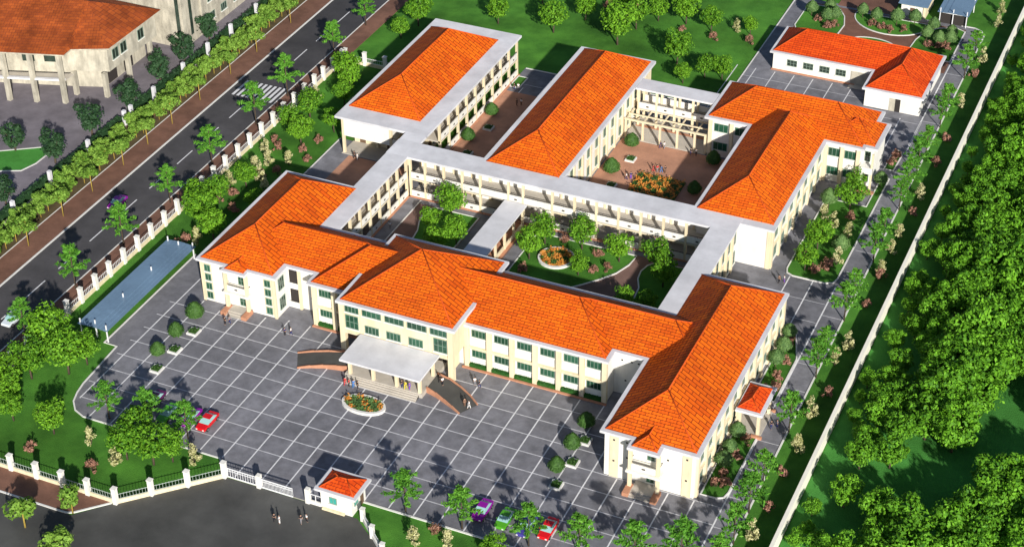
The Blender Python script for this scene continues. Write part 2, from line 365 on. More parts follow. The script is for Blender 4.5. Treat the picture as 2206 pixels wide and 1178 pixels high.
for a in (rect(18.5, 21.1, 33.8, 60.6), rect(34.4, 38.7, 33.9, 60.6), rect(43.9, 46.2, 33.9, 60.6), rect(21.1, 34.4, 59.2, 60.6), rect(46.2, 79.2, 59.2, 60.6)):
    sheet('courtyard_paving', a, 0.085, M['paving'])
def arc(cx, cy, rx, ry, a0, a1, n=14): return [(cx + rx * math.cos(R(a0 + (a1 - a0) * k / n)), cy + ry * math.sin(R(a0 + (a1 - a0) * k / n))) for k in range(n + 1)]
beds = [
    ('courtyard_lawn', [(25.6, 33.9), (34.1, 33.9), (34.1, 58.9), (24.8, 58.9), (23.9, 57.6), (23.6, 56.0), (24.2, 53.2), (25.2, 50.5), (25.8, 46)]),
    ('courtyard_lawn', [(46.4, 33.9), (50, 36.5), (55.5, 41.0), (60.6, 46.5), (63.2, 49.6), (64.9, 52.2), (66.1, 55.6), (66.4, 58.9), (46.4, 58.9)]),
    ('courtyard_lawn', [(79.3, 33.9), (79.3, 58.6), (70.6, 58.4), (69.3, 56.8), (68.8, 54.6), (69.1, 52.2), (70.3, 49.5), (70.8, 45), (70.0, 40), (68.5, 33.9)]),
    ('garden_lawn', [(93.0, 66.2), (93.4, 64.8), (94.6, 64.2), (100.6, 64.2), (102.0, 64.9), (102.4, 66.4), (102.4, 103.6), (100.9, 103.6), (100.9, 92), (93.0, 92)]),
    ('garden_lawn', [(98.7, 1.6), (101.2, 1.6), (102.3, 2.2), (102.6, 3.6), (102.6, 17.9), (98.7, 17.9)]),
    ('garden_lawn', [(98.7, 28.0), (102.5, 28.0), (102.5, 40.5), (101.6, 43.4), (100.4, 47.2), (98.7, 47.2)]),
    ('garden_lawn', [(100.5, 107.0), (102.4, 107.0), (102.5, 113.5), (101.8, 115.0), (100.5, 115.0)]),
    ('garden_lawn', [(18.4, 108.5), (20.6, 108.5), (20.6, 113.2), (18.4, 113.2)]),
    ('kitchen_lawn', [(67.9, 156), (75.6, 156), (76.4, 159.7), (76.6, 164), (75.5, 168.2), (73.6, 171.4), (66.2, 171.4), (66.2, 160)]),
    ('kitchen_lawn', arc(86.0, 171.0, 8.6, 7.6, 175, 365, 20)),
    ('kitchen_lawn', arc(84.6, 157.6, 5.2, 2.9, 0, 180, 14)),
    ('kitchen_lawn', [(92.6, 156), (102.4, 156), (102.4, 171.4), (100.0, 172.6), (96.5, 170.8), (94.0, 167.5), (93.1, 163.5)]),
]
sheet('kitchen_court', rect(66.2, 102.4, 150.6, 172.5), 0.07, M['brickpave'])
sheet('rear_court', rect(72.5, 85.2, 173.4, 196), 0.07, M['brickpave'])
kb = MB()
for i, (n, p) in enumerate(beds):
    sheet(n, p, 0.11 + 0.002 * i, M['grass']); kb.strip(p, 0.24, 0, 0.24, True)
kb.strip([(21.1, 34), (21.1, 60.2)], 0.2, 0, 0.2)
struct('bed_kerb', kb, M['kerb'])

# ------------------------------------------------------------ roofs, gutters, windows
SLOPE = 0.62
_dz = [0]
def nz():
    _dz[0] += 1; return 0.003 * _dz[0] % 0.06
def roof_face(mb, pts):
    pts = [Vector(p) for p in pts]
    n = (pts[1] - pts[0]).cross(pts[2] - pts[0]).normalized()
    if n.z < 0: pts = pts[::-1]; n = -n
    h = Vector((0, 0, 1)).cross(n).normalized(); v = n.cross(h)
    mb.face(pts, [(p.dot(v) * 0.8, p.dot(h) * 0.6) for p in pts] if abs(n.x) > abs(n.y) else [(p.dot(h), p.dot(v)) for p in pts])
def hip(mb, caps, x0, x1, y0, y1, z, s=SLOPE):
    w, d = x1 - x0, y1 - y0
    if w <= d:
        rz = z + s * w / 2; xm = (x0 + x1) / 2; a = (xm, y0 + w / 2, rz); b = (xm, y1 - w / 2, rz)
        roof_face(mb, [(x0, y0, z), (x1, y0, z), a]); roof_face(mb, [(x1, y1, z), (x0, y1, z), b])
        roof_face(mb, [(x1, y0, z), (x1, y1, z), b, a]); roof_face(mb, [(x0, y1, z), (x0, y0, z), a, b])
        es = [((x0, y0, z), a), ((x1, y0, z), a), ((x0, y1, z), b), ((x1, y1, z), b), (a, b)]
    else:
        rz = z + s * d / 2; ym = (y0 + y1) / 2; a = (x0 + d / 2, ym, rz); b = (x1 - d / 2, ym, rz)
        roof_face(mb, [(x0, y1, z), (x0, y0, z), a]); roof_face(mb, [(x1, y0, z), (x1, y1, z), b])
        roof_face(mb, [(x0, y0, z), (x1, y0, z), b, a]); roof_face(mb, [(x1, y1, z), (x0, y1, z), a, b])
        es = [((x0, y0, z), a), ((x0, y1, z), a), ((x1, y0, z), b), ((x1, y1, z), b), (a, b)]
    for p, q in es: caps.tube(p, q, 0.11, 0.11, 6)
def add_roof(root, x0, x1, y0, y1, z, tile='tile', s=SLOPE, name='roof'):
    mb = MB(); c = MB(); hip(mb, c, x0, x1, y0, y1, z + 0.02, s)
    r = mb.build(name, M[tile], root); c.build('ridge_cap', M['ridge'], r, True); return r
def add_gutter(root, poly, z0, z1, name='gutter', lip=0.0):
    d = nz(); mb = MB(); mb.prism(poly, z0 - d, z1 - d)
    o = mb.build(name, M['gutter'], root)
    return o
_wc = {}
def window_meshes(w, h, nx, ny, pane):
    k = (w, h, nx, ny, pane)
    if k not in _wc:
        f = MB(); t = 0.09
        f.box(-w / 2, -w / 2 + t, -0.12, 0.02, 0, h); f.box(w / 2 - t, w / 2, -0.12, 0.02, 0, h)
        f.box(-w / 2 + t, w / 2 - t, -0.118, 0.02, h - t, h); f.box(-w / 2 + t, w / 2 - t, -0.118, 0.02, 0, t)
        for i in range(1, nx): f.box(-w / 2 + w * i / nx - 0.035, -w / 2 + w * i / nx + 0.035, -0.105, 0.02, t, h - t)
        for i in range(1, ny): f.box(-w / 2 + t, w / 2 - t, -0.10, 0.02, h * i / ny - 0.03, h * i / ny + 0.03)
        p = B1(-w / 2 + t - 0.01, w / 2 - t + 0.01, -0.05, 0.015, t - 0.01, h - t + 0.01)
        sl = B1(-w / 2 - 0.12, w / 2 + 0.12, -0.26, 0.02, -0.14, -0.001)
        _wc[k] = (f.mesh('window', M['frame']), p.mesh('pane', M[pane]), sl.mesh('sill', M['sill']))
    return _wc[k]
def window(root, side, base, u, z, w, h, nx=3, ny=1, pane='pane', sill=True, n=0.0):
    f, p, s = window_meshes(w, h, nx, ny, pane)
    x, y = wpt(side, base, u, n); o = root.location
    win = link('window', f, root, (x - o.x, y - o.y, z - o.z), SRZ[side])
    link('pane', p, win)
    if sill: link('sill', s, win)
    return win
def part(root, name, m, *boxes):
    mb = MB()
    for b in boxes: mb.box(*b)
    return mb.build(name, M[m], root)
def bays(root, side, base, us, zs, pil=0.42, dep=0.6, ww=2.5, pane='pane', top=8.5, band=True, nx=4, hh=1.5, wn=0.0):
    """pilastered wall: a pilaster at every u, a floor band between them, one wide window per bay and storey"""
    for u in us: part(root, 'pilaster', 'cream', (*mapb(side, base, u - pil, u + pil, -0.05, dep), 0.0, top))
    for a, b in zip(us[:-1], us[1:]):
        if band: part(root, 'floor_band', 'cream', (*mapb(side, base, a + pil, b - pil, -0.05, dep - 0.12), 3.95, 4.4))
        for z in zs: window(root, side, base, (a + b) / 2, z, min(ww, b - a - 2 * pil - 0.3), hh, nx, 1, pane, n=wn)
def vents(root, side, base, pts, s=0.32):
    for u, z in pts: part(root, 'vent_hole', 'dark', (*mapb(side, base, u - s / 2, u + s / 2, -0.02, 0.03), z, z + s))

PZ = 4.2
def parapets(root, side, base, a, b, z, rail=True, motif=True, n0=-0.16, n1=0.0, h=1.3):
    p = part(root, 'parapet', 'white', (*mapb(side, base, a, b, n0, n1), z + 0.1, z + 0.1 + h))
    if motif:
        c = (a + b) / 2
        mm = MB(); mm.box(*mapb(side, base, c - 0.28, c + 0.28, n1 - 0.02, n1 + 0.03), z + 0.45, z + 0.8); mm.build('motif', M['rail'], p)
    if rail:
        rl = MB(); rl.box(*mapb(side, base, a, b, n1 - 0.1, n1 - 0.02), z + 0.1 + h + 0.22, z + 0.1 + h + 0.32); 
        for q in (a + 0.05, (a + b) / 2, b - 0.12): rl.box(*mapb(side, base, q, q + 0.07, n1 - 0.09, n1 - 0.03), z + 0.1 + h, z + 0.1 + h + 0.22)
        rl.build('handrail', M['rail'], p)
def gallery(root, side, base, us, depth, floors=(0.0, PZ), top=8.55, back=True, cw=0.22, solid=(), gaps=(), backpar=True, lowpar=True):
    """open gallery: columns at us in front (and at the back), slab, parapets front and back"""
    for u in us:
        part(root, 'column', 'cream', (*mapb(side, base, u - cw, u + cw, -0.42, 0.05), 0.0, top))
        if back: part(root, 'column', 'cream', (*mapb(side, base, u - cw, u + cw, -depth, -depth + 0.4), 0.0, top - 0.01))
    for f in floors[1:]:
        part(root, 'floor_slab', 'slab', (*mapb(side, base, us[0] - cw, us[-1] + cw, -depth + 0.05, -0.03), f - 0.2, f + 0.1))
        part(root, 'edge_beam', 'cream', (*mapb(side, base, us[0] - cw, us[-1] + cw, -0.36, -0.01), f - 0.42, f - 0.2))
    part(root, 'plinth', 'terra', (*mapb(side, base, us[0] - 0.4, us[-1] + 0.4, -0.5, 0.45), 0.0, 0.22))
    for i, (a, b) in enumerate(zip(us[:-1], us[1:])):
        for f in floors:
            if i in gaps and f == floors[0]: continue
            if f == floors[0] and not lowpar: continue
            if i not in solid: parapets(root, side, base, a + cw, b - cw, f + (0.1 if f == 0 else 0))
            if backpar and back: parapets(root, side, base - (depth - 0.2) * (1 if side in 'EN' else -1), a + cw, b - cw, f, False, False)
def doors(root, side, base, us, zs, w=1.3, h=2.4):
    for u in us:
        for z in zs:
            d = part(root, 'door', 'door', (*mapb(side, base, u - w / 2, u + w / 2, -0.02, 0.05), z, z + h))

# ------------------------------------------------------------ front wing with the portico (beside the blue shed)
def portico(root, xa, xb, yf, yw):
    """two-storey entrance porch with balcony"""
    for x in (xa + 0.35, xb - 0.35):
        part(root, 'column', 'cream', (x - 0.28, x + 0.28, yf + 0.45, yf + 1.0, 0.0, 8.5))
        part(root, 'plinth', 'terra', (x - 0.5, x + 0.5, yf - 1.3, yf + 1.25, 0.0, 0.75))
    part(root, 'balcony', 'white', (xa + 0.65, xb - 0.65, yf + 0.5, yf + 0.66, 4.3, 5.45), (xa - 0.2, xb + 0.2, yf + 0.1, yw - 0.02, 3.75, 4.1))
    part(root, 'handrail', 'rail', (xa + 0.65, xb - 0.65, yf + 0.52, yf + 0.6, 5.75, 5.85), (xa + 0.2, xa + 0.28, yf + 1.0, yw, 5.45, 5.6), (xb - 0.28, xb - 0.2, yf + 1.0, yw, 5.45, 5.6))
    part(root, 'motif', 'rail', ((xa + xb) / 2 - 0.3, (xa + xb) / 2 + 0.3, yf + 0.46, yf + 0.52, 4.75, 5.05))
    st = MB()
    for k in range(3): st.box(xa + 0.86, xb - 0.86, yf - 1.2 + 0.45 * k, yw - 0.02, 0.0, 0.2 + 0.2 * k - 0.001 * k)
    st.build('entrance_steps', M['slab'], root)
    window(root, 'S', yw, (xa + xb) / 2 + 0.5, 5.4, 1.2, 1.9, 2, 2)
    window(root, 'S', yw, (xa + xb) / 2 + 0.5, 0.9, 1.3, 2.0, 2, 2)

L = thing('school_wing', 'orange hip-roofed front wing beside the blue shed, with columned porch and stacked windows', 'school wing', (7.5, 31, 0), 'front wings of the school')
part(L, 'wall', 'white', (0.0, 15.0, 15.6, 46.6, 0.0, 8.6))
add_gutter(L, rect(-0.7, 15.5, 15.1, 47.3), 8.55, 9.0)
add_roof(L, 0.0, 14.6, 15.8, 46.6, 9.0)
add_roof(L, 5.75, 9.55, 14.4, 21.5, 9.0, name='porch_roof')
add_gutter(L, rect(5.2, 10.1, 13.8, 15.3), 8.5, 8.97, 'porch_gutter')
portico(L, 5.2, 10.1, 13.9, 15.6)
for u, nn in ((1.35, 4), (13.6, 4)):
    part(L, 'window_surround', 'cream', (u - 0.85, u + 0.85, 15.5, 15.62, 0.3, 8.4))
    for k in range(4): window(L, 'S', 15.5, u, 0.7 + 1.95 * k, 1.25, 1.45, 2, 1)
for u in (0.15, 14.85): part(L, 'corner_pilaster', 'cream', (u - 0.25, u + 0.25, 15.38, 15.7, 0.0, 8.5))
for z in (1.1, 5.2): window(L, 'E', 15.0, 17.6, z, 1.9, 2.5, 3, 2, 'pane_dark')
for k in range(7):
    for z in (1.4, 5.6): window(L, 'W', 0.0, 19.5 + k * 4.1, z, 2.2, 1.6, 3, 1)
for k in range(3):
    for z in (1.4, 5.6): window(L, 'N', 46.6, 3 + k * 4.3, z, 2.2, 1.6, 3, 1)

# ------------------------------------------------------------ long main range between the wings
X = thing('classroom_range', 'long orange-roofed main range with two rows of windows between cream pilasters', 'school range', (55, 25, 0), 'front wings of the school')
part(X, 'wall', 'white', (21.9, 76.9, 17.0, 32.8, 0.0, 8.58))
part(X, 'link_wall', 'white', (15.05, 21.88, 20.1, 32.78, 0.0, 8.57)); part(X, 'link_wall', 'white', (76.92, 83.0, 20.1, 32.78, 0.0, 8.57))
add_gutter(X, [(21.0, 16.2), (77.3, 16.2), (77.3, 19.3), (83.2, 19.3), (83.2, 33.4), (15.3, 33.4), (15.3, 19.3), (21.0, 19.3)], 8.55, 9.0)
add_roof(X, 21.7, 76.6, 16.9, 32.7, 9.0)
add_roof(X, 5.0, 91.5, 19.95, 32.68, 9.0, name='link_roof')
MU = [51.6, 55.75, 59.95, 64.15, 68.4, 72.6, 76.6]
bays(X, 'S', 17.0, MU, (2.15, 6.35), dep=0.62, ww=2.6)
bays(X, 'S', 17.0, [22.3, 26.2, 29.7], (2.15, 6.35), dep=0.62, ww=2.4)
part(X, 'plinth', 'terra', (50.9, 77.2, 15.85, 16.25, 0.0, 0.3)); part(X, 'plinth', 'terra', (21.8, 30.6, 15.85, 16.25, 0.0, 0.3))
vents(X, 'S', 20.1, [(78.3, 6.9), (80.0, 6.9), (81.2, 6.9), (79.0, 2.8), (80.3, 2.8), (19.6, 6.7), (19.6, 2.6)])
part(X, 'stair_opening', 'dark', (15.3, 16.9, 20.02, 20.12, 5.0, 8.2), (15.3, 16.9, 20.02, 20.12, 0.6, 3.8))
part(X, 'stair_parapet', 'white', (15.02, 17.3, 19.6, 19.75, 4.3, 5.4), (15.02, 17.3, 19.6, 19.75, 0.1, 1.3))
part(X, 'stair_column', 'cream', (17.3, 17.75, 19.5, 20.1, 0.0, 8.5))
for k in range(13):
    for z in (1.5, 5.7): window(X, 'N', 32.8, 21.5 + k * 4.4 if k < 2 else 21.5 + k * 4.4 + 4, z, 2.4, 1.6, 3, 1)

# ------------------------------------------------------------ central entrance hall
H = thing('entrance_hall', 'tall cream entrance hall with pyramid orange roof, green strip windows and flat porch canopy', 'entrance hall', (41, 20, 0), 'front wings of the school')
part(H, 'wall', 'cream', (30.2, 51.3, 11.9, 32.9, 4.55, 10.58))
part(H, 'recessed_wall', 'cream', (31.5, 50.0, 15.0, 32.0, 0.0, 4.54))
add_gutter(H, rect(29.6, 51.95, 11.3, 33.5), 10.55, 11.02)
add_roof(H, 30.25, 51.3, 11.95, 32.85, 11.02)
for x in (30.5, 50.95): part(H, 'corner_column', 'cream', (x - 0.5, x + 0.5, 11.55, 12.4, 0.0, 10.5))
part(H, 'string_course', 'cream', (31.02, 50.42, 11.74, 11.95, 8.42, 8.62))
part(H, 'string_course', 'cream', (31.0, 50.45, 11.7, 11.94, 4.4, 4.75))
for x in (34.0, 38.3, 42.6, 46.85): part(H, 'mullion_pier', 'cream', (x - 0.22, x + 0.22, 11.72, 11.95, 8.63, 10.5))
for u, ww in ((32.4, 2.7), (36.15, 3.6), (40.45, 3.6), (44.7, 3.6), (48.7, 3.1)): window(H, 'S', 11.9, u, 8.85, ww, 1.4, 4, 1)
for u in (36.1, 40.2, 44.4): window(H, 'S', 11.9, u, 5.35, 2.7, 1.6, 4, 1)
for u in (32.3, 49.0): window(H, 'S', 11.9, u, 5.5, 2.5, 2.75, 3, 2)
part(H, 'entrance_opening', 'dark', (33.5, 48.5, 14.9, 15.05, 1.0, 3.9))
part(H, 'canopy', 'gutter', (33.9, 48.9, 4.0, 11.68, 4.62, 5.0))
part(H, 'platform', 'slab', (33.9, 48.4, 5.6, 15.0, 0.0, 0.9))
st = MB()
for k in range(4): st.box(34.2, 47.8, 4.2 + 0.38 * k, 5.58 + 0.001 * k, 0.0, 0.18 + 0.18 * k)
st.build('entrance_steps', M['slab'], H)
for x in (34.8, 39.2, 43.6, 47.9):
    part(H, 'canopy_column', 'cream', (x - 0.26, x + 0.26, 5.7, 6.22, 0.9, 4.62)); part(H, 'canopy_column', 'cream', (x - 0.24, x + 0.24, 10.7, 11.2, 0.9, 4.62))
def ramp(front, back, z1):
    n = len(front); top = MB(); k1 = MB()
    for i in range(n - 1):
        za, zb = z1 * (1 - i / (n - 1)) + 0.07, z1 * (1 - (i + 1) / (n - 1)) + 0.07
        f0, f1, b0, b1 = front[i], front[i + 1], back[i], back[i + 1]
        top.face([(*f0, za), (*f1, zb), (*b1, zb), (*b0, za)] if front[-1][0] > front[0][0] else [(*b0, za), (*b1, zb), (*f1, zb), (*f0, za)])
        for p0, p1 in ((f0, f1), (b0, b1)):
            d = Vector((p1[0] - p0[0], p1[1] - p0[1])).normalized(); q = Vector((-d.y, d.x)) * 0.11
            A = [(p0[0] + q.x, p0[1] + q.y), (p0[0] - q.x, p0[1] - q.y), (p1[0] - q.x, p1[1] - q.y), (p1[0] + q.x, p1[1] + q.y)]
            hz = [za + 0.3, za + 0.3, zb + 0.22, zb + 0.22]
            k1.face([(*a, z) for a, z in zip(A, hz)])
            for u, v2 in ((0, 1), (1, 2), (2, 3), (3, 0)): k1.face([(*A[u], 0), (*A[v2], 0), (*A[v2], hz[v2]), (*A[u], hz[u])])
    r = top.build('ramp', M['forecourt'], H); k1.build('ramp_kerb', M['terra'], r)
ramp([(48.4, 7.4), (50.3, 6.9), (52.2, 6.1), (54.0, 5.3), (55.8, 4.4)], [(48.4, 11.6), (50.8, 11.3), (53.2, 10.4), (55.5, 9.2), (57.6, 7.7)], 0.85)
ramp([(33.9, 7.2), (31.6, 6.8), (29.3, 6.3), (27.2, 5.5), (25.2, 4.5)], [(33.9, 11.4), (31.0, 11.0), (28.3, 10.3), (25.7, 9.4), (23.2, 8.2)], 0.85)
for k in range(4): window(H, 'N', 32.9, 33.5 + k * 5, 6.2, 2.8, 2.2, 4, 1)

# ------------------------------------------------------------ front wing reaching forward (nearest the camera)
W2 = thing('school_wing', 'orange hip-roofed front wing nearest the boundary wall, reaching forward over the plaza', 'school wing', (90.5, 23, 0), 'front wings of the school')
part(W2, 'wall', 'white', (83.1, 98.0, 0.2, 46.0, 0.0, 8.6))
add_gutter(W2, rect(82.4, 98.7, -0.25, 46.5), 8.55, 9.0)
add_roof(W2, 83.1, 98.0, 0.45, 45.8, 9.0)
add_roof(W2, 88.3, 92.4, -1.75, 7.5, 9.0, name='porch_roof')
add_gutter(W2, rect(87.7, 93.0, -2.35, -0.1), 8.5, 8.97, 'porch_gutter')
portico(W2, 87.7, 93.0, -2.25, 0.2)
for u in (84.75, 96.75): part(W2, 'corner_pilaster', 'cream', (u - 0.75, u + 0.75, 0.08, 0.3, 0.0, 8.5))
vents(W2, 'S', 0.08, [(84.7, 7.4), (84.7, 3.2), (96.7, 7.4), (96.7, 3.2)])
vents(W2, 'S', 0.2, [(86.8, 7.4), (86.9, 4.4), (93.6, 6.2)])
EU = [1.0, 4.9, 9.0, 13.1, 17.2, 21.3, 25.4, 29.5, 33.6, 37.7, 41.8, 45.6]
bays(W2, 'E', 98.0, EU, (1.3, 5.5), dep=0.45, ww=2.2, pane='pane_dark', hh=2.2)
for k in range(4):
    for z in (1.4, 5.6): window(W2, 'W', 83.1, 3 + k * 4.1, z, 2.2, 1.6, 3, 1)
for k in range(3):
    for z in (1.4, 5.6): window(W2, 'N', 46.0, 86 + k * 4.3, z, 2.2, 1.6, 3, 1)
# side porch of this wing
sp = MB()
part(W2, 'side_porch_slab', 'gutter', (98.75, 103.3, 17.6, 25.6, 4.7, 5.1))
add_roof(W2, 98.9, 102.7, 18.2, 25.0, 5.1, 'tile_red', name='side_porch_roof')
for x, y in ((102.5, 18.6), (102.5, 24.6), (99.3, 18.6), (99.3, 24.6)): part(W2, 'side_porch_column', 'cream', (x - 0.25, x + 0.25, y - 0.25, y + 0.25, 0.3, 4.7))
part(W2, 'side_porch_floor', 'slab', (98.46, 103.0, 18.2, 25.2, 0.0, 0.3)); part(W2, 'side_porch_kerb', 'terra', (101.6, 103.4, 17.7, 18.15, 0.0, 0.5), (101.6, 103.4, 25.3, 25.7, 0.0, 0.5))

# ------------------------------------------------------------ classroom blocks behind
C1 = thing('classroom_block', 'orange-roofed classroom block nearest the road, its columned gallery facing the narrow court', 'classroom block', (8, 92, 0), 'rear classroom blocks')
part(C1, 'upper_wall', 'white', (-1.3, 9.4, 70.2, 75.0, 4.2, 8.6))
part(C1, 'wall', 'cream', (-1.28, 14.6, 75.02, 113.8, 0.0, 8.6))
add_gutter(C1, rect(-2.2, 18.3, 69.1, 115.2), 8.55, 9.03)
add_roof(C1, -1.35, 14.6, 73.7, 111.2, 9.03)
for x, y in ((-1.1, 70.4), (9.65, 70.4), (13.3, 70.4), (4.2, 74.6)): part(C1, 'column', 'cream', (x - 0.26, x + 0.26, y - 0.26, y + 0.26, 0.0, 8.55 if y < 74 else 4.2))
part(C1, 'undercroft_floor', 'slab', (-1.6, 17.0, 69.9, 75.0, 0.0, 0.18))
part(C1, 'floor_slab', 'slab', (9.95, 14.6, 70.3, 75.0, 4.0, 4.25))
for a, b in ((9.95, 13.0), (13.6, 14.5)): parapets(C1, 'S', 70.3, a, b, 4.2); 
doors(C1, 'S', 75.02, [11.4], (4.3, 0.2)); doors(C1, 'S', 75.02, [0.6, 6.8], (0.2,))
gallery(C1, 'E', 18.0, [75.6 + 4.22 * k for k in range(10)], 3.4, back=False)
doors(C1, 'E', 14.6, [77.5 + 4.22 * k for k in range(9)], (0.25, 4.3))
for k in range(9):
    for z in (1.2, 5.5): window(C1, 'E', 14.6, 79.4 + 4.22 * k, z, 1.5, 1.4, 2, 1, 'pane_dark')
for k in range(9):
    for z in (1.4, 5.6): window(C1, 'W', -1.28, 77.5 + k * 4.1, z, 2.2, 1.6, 3, 1)

C2 = thing('classroom_block', 'long orange-roofed classroom block between the two brick courts', 'classroom block', (40.4, 90, 0), 'rear classroom blocks')
part(C2, 'wall', 'cream', (32.7, 48.1, 66.1, 114.9, 0.0, 8.6))
part(C2, 'front_wall', 'white', (33.0, 48.0, 65.96, 66.09, 0.0, 8.4))
add_gutter(C2, rect(32.0, 48.8, 66.0, 115.6), 8.5, 9.06)
add_roof(C2, 33.0, 47.95, 65.2, 114.8, 9.06)
BU = [68.0 + 4.3 * k for k in range(11)]
for i, u in enumerate(BU):
    part(C2, 'pilaster', 'cream', (48.06, 48.4, u - 0.3, u + 0.3, 0.0, 8.4))
    if i < 10:
        part(C2, 'wall_panel', 'white', (48.05, 48.18, u + 0.5, u + 2.1, 1.0, 8.3))
        for z in (1.3, 5.5): window(C2, 'E', 48.1, u + 3.1, z, 1.2, 2.0, 2, 1, 'pane_dark')
for k in range(11):
    for z in (1.4, 5.6): window(C2, 'W', 32.7, 69.5 + k * 4.1, z, 2.2, 1.6, 3, 1)

T = thing('classroom_block', 'T-shaped orange-roofed block in front of the red-roofed kitchen', 'classroom block', (82, 90, 0), 'rear classroom blocks')
part(T, 'wall', 'white', (66.3, 97.3, 98.6, 113.2, 0.0, 8.6)); part(T, 'wing_wall', 'white', (75.7, 89.9, 64.6, 98.58, 0.0, 8.59))
part(T, 'stair_wall', 'white', (97.32, 99.6, 99.6, 109.0, 0.0, 8.58))
add_gutter(T, rect(65.6, 98.1, 97.9, 113.9), 8.5, 9.0); add_gutter(T, rect(74.6, 90.6, 63.9, 99.0), 8.55, 9.0); add_gutter(T, rect(97.0, 100.4, 98.9, 109.6), 8.52, 9.0)
add_roof(T, 66.3, 97.4, 98.6, 113.2, 9.03); add_roof(T, 75.3, 89.85, 65.7, 106.0, 9.01); add_roof(T, 90.0, 99.6, 99.7, 108.9, 9.04, name='stair_roof')
for u in (66.8, 71.2, 75.3): part(T, 'pilaster', 'cream', (u - 0.35, u + 0.35, 98.1, 98.7, 0.0, 8.5))
for u in (69.0, 73.3):
    for z in (1.6, 5.8): window(T, 'S', 98.6, u, z, 2.9, 1.8, 3, 1)
for u in (90.5, 93.7, 96.9): part(T, 'pilaster', 'cream', (u - 0.35, u + 0.35, 98.1, 98.7, 0.0, 8.5))
for u in (92.1, 95.3):
    for z in (1.6, 5.8): window(T, 'S', 98.6, u, z, 2.3, 1.8, 3, 1)
part(T, 'stair_landing', 'white', (97.4, 100.1, 97.4, 99.6, 4.0, 5.3)); part(T, 'stair_column', 'cream', (99.7, 100.1, 97.5, 97.9, 0.0, 8.5)); part(T, 'plinth', 'terra', (97.4, 101.0, 96.6, 97.3, 0.0, 0.5))
window(T, 'S', 99.6, 98.5, 5.6, 1.2, 2.2, 2, 2, 'pane_dark'); window(T, 'S', 99.6, 98.5, 1.0, 1.2, 2.2, 2, 2, 'pane_dark')
bays(T, 'E', 89.9, [65.2 + 4.7 * k for k in range(8)], (1.3, 5.5), dep=0.4, ww=2.2, pane='pane_dark', hh=2.1)
part(T, 'corner_pilaster', 'cream', (89.2, 90.0, 64.48, 64.7, 0.0, 8.5))
for k in range(7):
    for z in (1.4, 5.6): window(T, 'W', 75.7, 68 + k * 4.2, z, 2.2, 1.6, 3, 1)
for k in range(3):
    for z in (1.4, 5.6): window(T, 'W', 66.3, 101.5 + k * 4.2, z, 2.2, 1.6, 3, 1)

# ------------------------------------------------------------ flat-roofed galleries
G1 = thing('covered_gallery', 'long flat-roofed two-storey gallery with white parapets along the back of the garden courts', 'gallery', (50, 63, 0), 'flat-roofed galleries')
add_gutter(G1, [(13.7, 60.7), (84.2, 60.7), (84.2, 66.2), (13.7, 66.2)], 8.6, 9.05, 'flat_roof')
GU = [18.6, 21.8, 25.8, 29.7, 33.5]; GU2 = [48.4, 52.9, 57.3, 61.7, 66.1, 70.5, 74.9, 79.4]
gallery(G1, 'S', 61.0, GU, 4.9, gaps=(2,)); gallery(G1, 'S', 61.0, GU2, 4.9, gaps=(2, 4))
gallery(G1, 'S', 61.0, [39.4, 42.4], 4.9, back=False, lowpar=False)
for a, b in ((33.7, 39.2), (42.6, 48.2)): 
    parapets(G1, 'S', 61.0, a, b, 4.2, motif=False); parapets(G1, 'S', 61.0, a, b, 0.1)
    part(G1, 'floor_slab', 'slab', (a, b, 61.03, 65.9, 4.0, 4.3)); part(G1, 'plinth', 'terra', (a + 0.3, b - 0.3, 60.5, 61.5, 0.0, 0.22))
part(G1, 'gallery_floor', 'slab', (18.3, 79.6, 61.4, 65.9, 0.0, 0.16))
G2 = thing('covered_gallery', 'flat-roofed gallery joining the shed-side front wing to the road-side classroom block', 'gallery', (16, 50, 0), 'flat-roofed galleries')
add_gutter(G2, [(13.8, 33.3), (18.3, 33.3), (18.3, 69.3), (13.8, 69.3)], 8.58, 9.05, 'flat_roof')
gallery(G2, 'E', 18.1, [34.2 + 3.78 * k for k in range(8)], 2.9, back=False)
part(G2, 'back_wall', 'cream', (15.02, 15.2, 33.6, 60.6, 0.0, 8.5)); doors(G2, 'E', 15.2, [36 + 3.78 * k for k in range(7)], (0.2, 4.3))
for y in (50.5, 54.8, 59.0, 63.5, 67.5): part(G2, 'column', 'cream', (13.95, 14.35, y - 0.2, y + 0.2, 0.0, 8.5))
part(G2, 'plinth', 'terra', (13.4, 13.9, 47.5, 69, 0.0, 0.25))
G3 = thing('covered_gallery', 'flat-roofed gallery joining the forward front wing to the T-shaped block', 'gallery', (82, 50, 0), 'flat-roofed galleries')
add_gutter(G3, [(79.6, 33.2), (84.3, 33.2), (84.3, 60.9), (79.6, 60.9)], 8.57, 9.06, 'flat_roof')
part(G3, 'wall', 'cream', (80.1, 83.7, 33.45, 60.5, 0.0, 8.5))
for k in range(5):
    u = 47.6 + 3.3 * k
    part(G3, 'pilaster', 'cream', (83.68, 84.05, u - 0.35, u + 0.35, 0.0, 8.5))
    for z in (0.9, 5.2): window(G3, 'E', 83.7, u + 1.65, z, 1.3, 2.5, 1, 2, 'pane_dark')
G4 = thing('covered_walkway', 'low flat-roofed walkway crossing between the two garden courts', 'walkway', (41, 47, 0))
add_gutter(G4, [(38.8, 33.6), (43.4, 33.6), (43.4, 60.6), (38.8, 60.6)], 4.2, 4.55, 'flat_roof')
for k in range(7):
    for x in (39.2, 42.9): part(G4, 'column', 'cream', (x - 0.2, x + 0.2, 35 + 4.1 * k - 0.2, 35 + 4.1 * k + 0.2, 0.0, 4.2))
    if k < 6: part(G4, 'parapet', 'cream', (42.8, 43.0, 35.2 + 4.1 * k, 38.9 + 4.1 * k, 0.1, 1.0))
